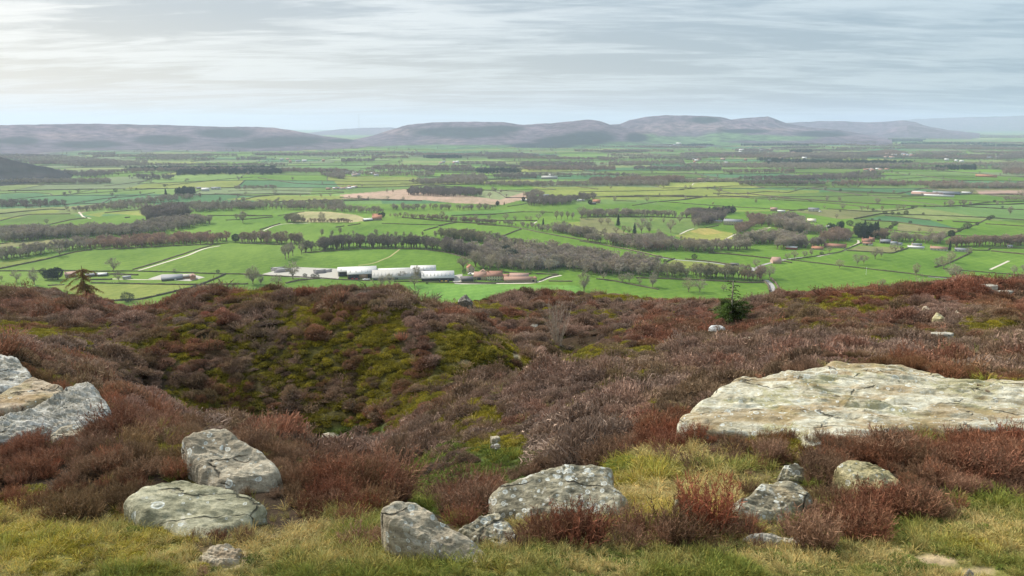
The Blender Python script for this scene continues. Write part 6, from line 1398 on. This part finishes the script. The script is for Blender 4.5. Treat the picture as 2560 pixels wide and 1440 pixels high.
    for a in [(2047, 625, 27, 3, 6, 'stone', 'orangeroof', 'long low orange roofed range, leftmost of the village'), (2090, 620, 52, 4, 7, 'stone', 'redroof', 'long red roofed range left of the village lane'), (2168, 609, 20, 6, 7, 'pinkstone', 'redroof', 'red roofed house behind the white doored one'),
              (2182, 605, 12, 6, 6, 'brick', 'redroof', 'small brick house at the top of the village lane'), (2172, 614, 21, 5, 4, 'white', 'redroof', 'white fronted house with a black doorway in the village'), (2216, 609, 24, 5, 6, 'darkwall', 'slate', 'dark slate roofed house right of the white doored one'),
              (2238, 613, 14, 5, 5, 'white', 'slate', 'white gabled cottage in the middle of the village'), (2252, 614, 12, 4, 4, 'white', 'slate', 'small white lean cottage next to the white gable'), (2295, 616, 22, 4, 4, 'stone', 'slate', 'grey roofed house behind the low white roof'), (2293, 622, 36, 2, 4, 'white', 'sheet', 'long low bright white roof at the field edge'),
              (2351, 627, 38, 5, 6, 'white', 'brownroof', 'long white terraced house with brown roof'), (2408, 630, 30, 5, 5, 'white', 'slate', 'white house partly behind a round tree at the village end'), (2529, 619, 11, 3, 3, 'white', 'slate', 'tiny white house by itself at the far right of the village'),
              (2036, 529, 25, 6, 4, 'white', 'slate', 'bright white farmhouse alone in the upper green fields'), (2031, 556, 20, 4, 6, 'cream', 'cream', 'pale house with steep roof under the bright white farmhouse'), (2078, 569, 18, 2, 3, 'white', 'sheet', 'low white shed beside dark conifers'), (2123, 601, 9, 3, 2, 'white', 'slate', 'tiny pale shed near the lane above the village')]:
        px, py, w_, hw, rf, wm, rm, lab = a
        B('house' if w_ < 40 else 'farm_range', lab, 'house', px, py, w_, hw, rf, 8, wm, rm, rz=RNG.uniform(-14, 14), win=max(2, int(w_ / 7)) if 'roof at' not in lab else 0, chim=1 if w_ < 40 else 2, opening=[(.35, .6, 0, .9, 'black')] if 'black doorway' in lab else None, lm='~' + lab)
    for a in [(2320, 489, 70, 3, 6, 'greywall', 'pinkroof', 'long pinkish grey shed roof of the upper right farm'), (2368, 487, 60, 3, 6, 'darkwall', 'slate', 'dark roofed shed at the right of the upper right farm'), (2350, 492, 66, 3, 3, 'white', 'sheet', 'bright white low shed in front of the upper right farm'), (2300, 484, 30, 3, 4, 'white', 'sheet', 'white roofed shed at the left of the upper right farm'), (2420, 485, 22, 3, 3, 'greywall', 'sheet', 'small pale shed right of the upper right farm'),
              (1358, 500, 20, 4, 6, 'pinkstone', 'pinkroof', 'pinkish farmhouse among dark trees beyond the park'), (1352, 505, 34, 3, 4, 'white', 'sheet', 'white shed in front of the pinkish farmhouse'), (1318, 503, 30, 2, 3, 'white', 'sheet', 'thin white shed left of the pinkish farmhouse'), (1365, 492, 14, 3, 4, 'white', 'slate', 'small pale house above the pinkish farmhouse'),
              (1492, 508, 18, 4, 6, 'pinkstone', 'orangeroof', 'salmon roofed house right of a dark bush beyond the park'), (1482, 511, 16, 3, 2, 'darkwall', 'darkroof', 'dark shed under the salmon roofed house'), (1452, 503, 18, 2, 2, 'white', 'sheet', 'white sheds left of the salmon roofed house'),
              (1374, 447, 40, 3, 5, 'greywall', 'greysheet', 'grey farm sheds in the centre distance'), (1379, 441, 16, 3, 4, 'white', 'sheet', 'white roof above the grey sheds in the centre distance'), (512, 478, 18, 4, 5, 'white', 'sheet', 'bright white roofed barn of the left hamlet'), (538, 474, 22, 4, 3, 'white', 'slate', 'white houses right of the bright barn in the left hamlet'), (494, 473, 10, 3, 3, 'stone', 'slate', 'small grey house left of the bright barn'),
              (2468, 443, 46, 3, 4, 'brick', 'orangeroof', 'orange roofed farm far off at the right'), (1780, 453, 26, 3, 3, 'white', 'sheet', 'white farm building far off, right of centre'), (1754, 452, 18, 3, 4, 'pinkstone', 'redroof', 'reddish farmhouse beside the far white farm building'), (1057, 455, 16, 3, 3, 'white', 'slate', 'white house far off by the woods, centre left')]:
        px, py, w_, hw, rf, wm, rm, lab = a
        kd = min((lab.find(k_) if k_ in lab else 999, v_) for k_, v_ in (('house', 'house'), ('farm', 'house'), ('shed', 'shed'), ('barn', 'barn'), ('roof above', 'shed')))[1]
        B(kd, lab, kd, px, py, w_, hw, rf, 11, wm, rm, rz=RNG.uniform(-12, 12), win=3 if kd == 'house' else 0, chim=1 if kd == 'house' else 0, far=True, lm='~' + lab)
    rg = np.random.default_rng(9)
    for cx_, cy2, n, sx, sy, lab in [(905, 438, 12, 42, 4, 'small pale house of the hamlet in the left distance'), (870, 471, 7, 22, 4, 'small house at the foot of the left centre woods'), (835, 473, 5, 20, 4, 'small pale house in the strip left of centre'), (760, 405, 6, 60, 5, 'tiny far house under the left hills'), (2190, 427, 8, 32, 2, 'pale house in the far strip at right'),
                                 (2240, 392, 12, 60, 5, 'tiny house of the far town at right'), (1960, 400, 8, 70, 6, 'tiny far house right of centre'), (1930, 385, 6, 90, 8, 'tiny far house below the right hills'), (1125, 409, 5, 25, 2, 'tiny white house in the centre distance'), (1640, 366, 5, 60, 5, 'tiny white house at the foot of the middle hills'), (640, 423, 6, 60, 4, 'tiny house in the dark far woods, left'), (1820, 405, 7, 90, 6, 'tiny far house among hedges, right of centre'), (2440, 400, 7, 90, 10, 'tiny far house at the right edge of the plain')]:
        for i in range(n):
            px, py = cx_ + rg.uniform(-1, 1) * sx, cy2 + rg.uniform(-1, 1) * sy
            B('house', lab, 'house', px, py, rg.uniform(6, 12), 3, 3, 9, str(rg.choice(['white', 'cream', 'white', 'pinkstone'])), str(rg.choice(['slate', 'redroof', 'sheet', 'pinkroof'])), rz=rg.uniform(-20, 20), far=True, group='houses: ' + lab, chim=0)
            LAND.pop()
    # farmyards: pale hard standing, laid on the ground
    cm = bmat('concrete')
    for nm, poly in (('farmyard', [(655,686),(690,676),(742,668),(845,672),(850,690),(845,698),(800,697),(740,694),(700,691)]), ('farmyard', [(1131,689),(1156,685),(1156,700),(1152,711),(1137,710),(1131,702)]), ('farmyard', T(4, [(1480,790),(1620,745),(1900,740),(2050,775),(1900,812),(1600,800)]))):
        p = np.array(poly, float); x, y, z = vhit(p[:, 0], p[:, 1]); c = np.array([x.mean(), y.mean()])
        rings = [np.stack([x, y], 1) * s + c * (1 - s) for s in (1, .75, .5, .25, 0)]; V = np.concatenate(rings); V = np.column_stack([V, valley_z(V[:, 0], V[:, 1]) + .16])
        tag(link(nm, mesh_np(nm, V, grid_faces(5, len(p), True)[:, ::-1], cm)), kind='structure')
    # silage clamps: walled heaps under black sheeting
    for (px, py, w_, h_, lab) in ((704, 681, 44, 8, 'long black sheeted silage heap at the left end of the farm yard'), (692, 676, 36, 6, 'second silage heap with pale top just behind the long one'), (798, 684, 34, 9, 'black silage heap with pale sheeting right of the farm yard'), (818, 681, 20, 6, 'small grey heap beside the black silage heap')):
        x, y, z = (float(v[0]) for v in vhit(px, py)); s = cam_depth(x, y, z) / F; W, hh = w_ * s, h_ * s * .8
        t = empty('silage_clamp', (x, y + 5, z), -math.atan2(x, y)); mb = MB(); nx, ny = 22, 12
        gx, gy = np.meshgrid(np.linspace(-1, 1, nx), np.linspace(-1, 1, ny)); hz = hh * np.clip(1.15 - np.abs(gx) ** 4 - gy ** 2 * .9, 0, 1) * (1 + .12 * fbm(gx * 3 + px, gy * 3, 3, 3)) - .2
        mb.add(np.stack([gx * W / 2, gy * 6, hz], -1).reshape(-1, 3), grid_faces(ny, nx, False)[:, ::-1]); mb.build('sheeting', bmat('darkroof'), t, True)
        mb = MB(); mb.box(-W / 2, W / 2, 5.6, 5.9, -.5, hh * .9); mb.build('wall', bmat('concrete'), t)
        mb = MB(); mb.box(-W * .3, W * .25, -1.2, 1.2, hh * 1.0, hh * 1.0 + .35); mb.build('pale_cover', bmat('sheet'), t)
        tag(t, lab, 'silage heap'); LAND.append((' '.join(lab.split()[:4]), px, py, w_))
    # vehicles
    def vehicle(nm, lab, cat, px, py, body, L_=4.6, tractor=False, rz=0):
        x, y, z = (float(v[0]) for v in vhit(px, py)); z += .2
        t = empty(nm, (x, y, z), R(rz)); mb = MB()
        if tractor:
            mb.box(-2.3, .2, -.5, .5, .7, 1.7); mb.build('body', bmat(body), t); mb = MB(); mb.box(.2, 1.9, -.8, .8, 1.0, 2.9); mb.build('cab', bmat('glass'), t)
            wl = ((-1.7, .55), (1.3, .95))
        else:
            mb.box(-L_ / 2, L_ / 2, -.9, .9, .35, 1.0); h = 1.5 if L_ < 4.8 else 2.3
            mb.add([(-L_ * .3, -.8, 1.0), (L_ * .42, -.8, 1.0), (L_ * .42, .8, 1.0), (-L_ * .3, .8, 1.0), (-L_ * .18, -.7, h), (L_ * .36, -.7, h), (L_ * .36, .7, h), (-L_ * .18, .7, h)], [(4, 5, 6, 7), (0, 1, 5, 4), (1, 2, 6, 5), (2, 3, 7, 6), (3, 0, 4, 7)])
            mb.build('body', bmat(body), t); mb = MB(); mb.box(-L_ * .12, L_ * .3, -.79, .79, 1.08, h - .18); mb.build('window', bmat('glass'), t); wl = ((-L_ * .32, .34), (L_ * .32, .34))
        for wx, wr in wl:
            for sy in (-.95, .75):
                mb = MB(); mb.tube([(wx, sy, wr), (wx, sy + .22, wr)], [wr, wr], 14); an = np.arange(14) / 14 * 6.283
                for yy in (sy, sy + .22): mb.add(np.column_stack([np.append(np.cos(an) * wr, 0) + wx, np.full(15, yy), np.append(np.sin(an) * wr, 0) + wr]), [(i, (i + 1) % 14, 14) for i in range(14)])
                mb.build('wheel', bmat('rubber'), t)
        tag(t, lab, cat)
    vehicle('tractor', 'red tractor under the front of the nearer white barn', 'tractor', 884, 700, 'machinered', tractor=True); vehicle('tractor', 'second red tractor, left of the boarded bay', 'tractor', 894, 700.5, 'machinered', tractor=True, rz=20)
    vehicle('van', 'white van parked behind the dark roofed shed', 'van', 1175, 687, 'paint', 5.4); vehicle('car', 'white car in front of the right barns bay', 'car', 912, 700.5, 'paint'); vehicle('car', 'pale car beside the white car at the barns', 'car', 921, 700.5, 'steel', rz=30)
    vehicle('digger', 'yellow machine in front of the long dark fronted shed', 'digger', 1118, 706, 'machineyellow', tractor=True); vehicle('digger', 'second yellow machine nearer the concrete yard', 'digger', 1102, 706, 'machineyellow', tractor=True, rz=180)
    vehicle('car', 'white car on the lane by the bright white farmhouse', 'car', 2050, 530, 'paint', 5.0)
    # pole, mast
    x, y, z = (float(v[0]) for v in vhit(2165, 687)); t = empty('pole', (x, y, z)); mb = MB(); mb.tube([(0, 0, -.3), (0, 0, 9)], [.16, .12], 8); mb.build('shaft', bmat('paint'), t); mb = MB(); mb.box(-.9, .9, -.08, .08, 8.2, 8.4); mb.build('crossarm', bmat('paint'), t); tag(t, 'slim white pole standing in the green field at right', 'pole')
    D = 14300.0; u, fy, fz = ray(898, 322); z0 = H + D * float(fz / fy); z1 = H + D * float(ray(898, 279)[2] / ray(898, 279)[1]); xx = D * float(u / fy)
    t = empty('transmitter_mast', (xx, D, z0 - 25)); mb = MB(); mb.tube([(0, 0, 0), (0, 0, (z1 - z0 + 25) * .86)], [4.2, 3.6], 6); mb.build('lattice', bmat('steel'), t); mb = MB(); mb.tube([(0, 0, (z1 - z0 + 25) * .86), (0, 0, z1 - z0 + 25)], [2.2, 1.8], 6); mb.build('aerial', bmat('paint'), t)
    for k in range(3):
        mb = MB(); a = k * 2.094; mb.tube([(math.cos(a) * 90, math.sin(a) * 90, -30), (0, 0, (z1 - z0) * .7)], [.35, .35], 4); mb.build('guy_wire', bmat('steel'), t)
    tag(t, 'very tall thin transmitter mast on the far blue hill', 'mast')

# ------------------------------------------------------------------ plants that stand out on the moor
def own_mat(nm, col, var=.3): return plain(nm, col, .85, var, 6)
def build_feature_plants():
    rg = np.random.default_rng(4); bark = own_mat('young_bark', (.34, .30, .24)); 
    fm = foliage_mat('needles', False, .15)
    # young spruce
    x, y, z = (float(v[0]) for v in hit(1826, 806, moor_z, 2, 90)); s = cam_depth(x, y, z) / F; hh = (806 - 704) * s / .97
    t = empty('young_conifer', (x, y, z)); mb = MB(); lean = .03
    mb.tube([(0, 0, -.1), (.01, 0, hh * .5), (.02, 0, hh * .93), (.02, 0, hh)], [.045, .038, .02, .006], 7); mb.build('trunk', bark, t)
    nb = MB(); bb = MB()
    for k in range(70):
        f = rg.uniform(0, .46) if k > 16 else .55 + .44 * k / 16
        zb = hh * (.05 + .93 * f); ph = rg.uniform(0, 6.283); ln = (hh * (.54 * (1 - f) ** 1.3 + .05)) * rg.uniform(.35, 1.2)
        if f > .5: ln = hh * rg.uniform(.10, .24) * (1.2 - .5 * f)
        pass
        P = []; m = 7
        for i in range(m):
            q = i / (m - 1); up = (.75 * q - .55 * q * q if f < .5 else .9 * q - .75 * q * q)
            P.append((math.cos(ph) * ln * q, math.sin(ph) * ln * q, zb + ln * up * .8))
        P = np.array(P); bb.tube(P, np.linspace(.010, .003, m), 4, (.5, .4, .3))
        nn = 130 if f < .5 else 40
        tt = rg.uniform(.12, 1, nn) * (m - 1); i0 = np.minimum(tt.astype(int), m - 2); fr = (tt - i0)[:, None]
        a = P[i0] * (1 - fr) + P[i0 + 1] * fr; dv = P[i0 + 1] - P[i0]; dv /= np.linalg.norm(dv, axis=1)[:, None]
        if f < .5: a = a + rg.normal(0, .045, a.shape) * np.array([1, 1, .6])
        e = a + (dv * .8 + rg.normal(0, .6, a.shape)) * (.10 if f < .5 else .05)
        g = rg.uniform(.5, 1.5, nn); g = g * rg.choice([.45, 1.0, 1.7]); c = np.stack([g * .08, g * .125, g * .03], 1) if f < .5 else np.stack([g * .04, g * .062, g * .025], 1)
        nb.strips(a, e, .020, c, k)
    bb.build('branches', bark, t); nb.build('foliage', fm, t); tag(t, 'young spruce with bare upper stem and bushy green skirt on the moor', 'conifer')
    # bare upright shrub
    x, y, z = (float(v[0]) for v in hit(1396, 862, moor_z, 2, 90)); s = cam_depth(x, y, z) / F; hh = (862 - 742) * s
    t = empty('bare_shrub', (x, y, z)); st, tw = MB(), MB()
    for k in range(34):
        ph = rg.uniform(0, 6.283); th = R(rg.uniform(2, 27)); b0 = np.array([rg.normal(0, .12), rg.normal(0, .12), -.05]); L_ = hh * rg.uniform(.55, 1.05); P = [b0]
        d = np.array([math.sin(th) * math.cos(ph), math.sin(th) * math.sin(ph), math.cos(th)])
        for i in range(5): d = d + rg.normal(0, .07, 3) + (0, 0, .05); d = d / np.linalg.norm(d); P.append(P[-1] + d * L_ / 5)
        st.tube(P, [.013, .011, .009, .007, .005, .003], 4)
        for i in range(2, 6):
            for j in range(3):
                a = P[i] * .6 + P[i - 1] * .4; e = a + (d + rg.normal(0, .55, 3)) * rg.uniform(.10, .26); tw.tube([a, (a + e) / 2 + rg.normal(0, .01, 3), e], [.005, .004, .002], 3)
    pm = own_mat('pale_twigs', (.36, .30, .24)); st.build('stems', pm, t); tw.build('twigs', pm, t); tag(t, 'bare upright many stemmed shrub standing in the moor gully', 'shrub')
    # larch behind the left crest
    mo = own_mat('larch_bark', (.16, .11, .07)); Y = 92.0; u, fy, fz = ray(203, 664); X = Y * float(u / fy); zt = H + Y * float(fz / fy); zg = float(moor_z(X, Y)); hh = zt - zg
    t = empty('larch_tree', (X, Y, zg)); tr, cr = MB(), MB(); tr.tube([(0, 0, -.3), (-.1, 0, hh * .4), (.15, 0, hh * .75), (0, 0, hh)], [.20, .16, .10, .03], 7)
    tr.tube([(-.1, 0, hh * .38), (-.9, .1, hh * .5), (-1.2, 0, hh * .62)], [.08, .06, .03], 5)
    for k in range(85):
        f = rg.uniform(.12, .97); ph = rg.uniform(0, 6.283); ln = 3.4 * (1.25 - f) ** .6 * rg.uniform(.2, 1.15) * (1.25 if math.cos(ph) < 0 else .85); P = []
        for i in range(6):
            q = i / 5; P.append((math.cos(ph) * ln * q + rg.normal(0, .03), math.sin(ph) * ln * q, hh * f + ln * (.10 * q - .42 * q * q)))
        P = np.array(P); tr.tube(P, np.linspace(.03, .008, 6), 4)
        nn = 130; tt = rg.uniform(.1, 1, nn) * 5; i0 = np.minimum(tt.astype(int), 4); fr = (tt - i0)[:, None]; a = P[i0] * (1 - fr) + P[i0 + 1] * fr
        g = rg.uniform(.6, 1.4, nn); cr.strips(a, a + rg.normal(0, .16, a.shape) + (0, 0, -.17), .045, np.stack([g * .26, g * .165, g * .075], 1), k)
    tr.build('trunk', mo, t); cr.build('crown', fm, t); tag(t, 'ochre brown larch with drooping branches rising behind the left moor crest', 'tree')
    # scrub whose tops show over the crest
    for k, (px, pyt, Y, kind) in enumerate([(492, 700, 62, 2), (512, 694, 66, 2), (538, 692, 64, 0), (556, 698, 60, 2), (576, 694, 66, 0), (604, 712, 60, 2), (1040, 706, 66, 2), (962, 698, 70, 2)]):
        u, fy, fz = ray(px, pyt); X = Y * float(u / fy); zt = H + Y * float(fz / fy); zg = float(moor_z(X, Y))
        t = place_tree(kind, X, Y, zt - zg, (.22, .18, .13), rg, zg); t.name = 'scrub_tree'
        tag(t, 'bare scrubby bush number'.replace(' number', '') + ' showing its twigs over the heather skyline, left of centre', 'bush', 'scrub behind the heather skyline')
    # round dark bush in the near field is among the singles

# ------------------------------------------------------------------ labels that place each thing beside something one can find
def auto_labels():
    def short(l):
        if not l.startswith('~'): return l
        l = l[1:].split(',')[0]
        for c in (' of the ', ' under ', ' beside ', ' right of', ' left of', ' in front', ' behind', ' partly', ' next ', ' alone', ' by itself', ' near ', ' among ', ' above ', ' below ', ' in the ', ' at the ', ' far off', ' with ', ' on the '):
            l = l.split(c)[0]
        return l
    sl = [short(l) for l, *_ in LAND]
    marks = [(s, m[1], m[2], m[3]) for s, m in zip(sl, LAND) if sl.count(s) == 1 and len(s.split()) >= 2 and not (m[0].startswith('~') and len(s.split()) < 3)] + [('young spruce on the moor', 1826, 750, 60), ('larch', 203, 700, 60), ('mossy dark boulder on the mound', 1162, 752, 40), ('bare upright shrub', 1396, 800, 60), ('white pole in the field', 2165, 677, 4), ('curving road', 1925, 705, 20), ('picture left edge, beside the far wooded hill', 0, 430, 20), ('ploughed field', 1050, 495, 100), ('long farm track', 450, 642, 60), ('straw coloured bank', 800, 545, 80)]
    G = {}
    for o, x, y, what, cat, grp in AUTO:
        b = min(marks, key=lambda m: math.hypot(max(0, abs(x - m[1]) - m[3] * .4), 2.2 * (y - m[2])))
        dx, dy = x - b[1], y - b[2]
        dr = ('right of' if dx > 0 else 'left of') if abs(dx) > 2.2 * abs(dy) else ('below' if dy > 0 else 'above')
        G.setdefault((what, dr, b[0]), []).append((math.hypot(dx, dy), o, cat, grp))
    W_ = ['nearest', 'second', 'third', 'fourth', 'fifth', 'sixth', 'seventh', 'eighth', 'ninth', 'tenth', 'eleventh', 'twelfth', 'thirteenth', 'fourteenth', 'fifteenth']
    for (what, dr, nm), l in G.items():
        l.sort(key=lambda q: q[0]); nm = ' '.join(nm.split()[:9]); nm = nm if nm.startswith(('the ', 'a ')) else 'the ' + nm
        for i, (d, o, cat, grp) in enumerate(l):
            k = (W_[min(i, 14)] + ' ' if len(l) > 1 else '')
            tag(o, (k + what + ' ' + dr + ' ' + nm), cat, grp)
import time as _t
_t0 = _t.time()
def step(n):
    print('STEP', n, round(_t.time() - _t0, 1))
build_moor_ground(); build_rocks(); step('moor')
build_moor_plants(); step('plants')
build_valley(); build_hills(); step('valley')
HR = build_lines(); step('lines')
W_ = tree_kinds(); step('kinds'); build_trees(HR, W_); step('trees')
build_buildings(); build_feature_plants(); auto_labels(); step('buildings')
build_haze()
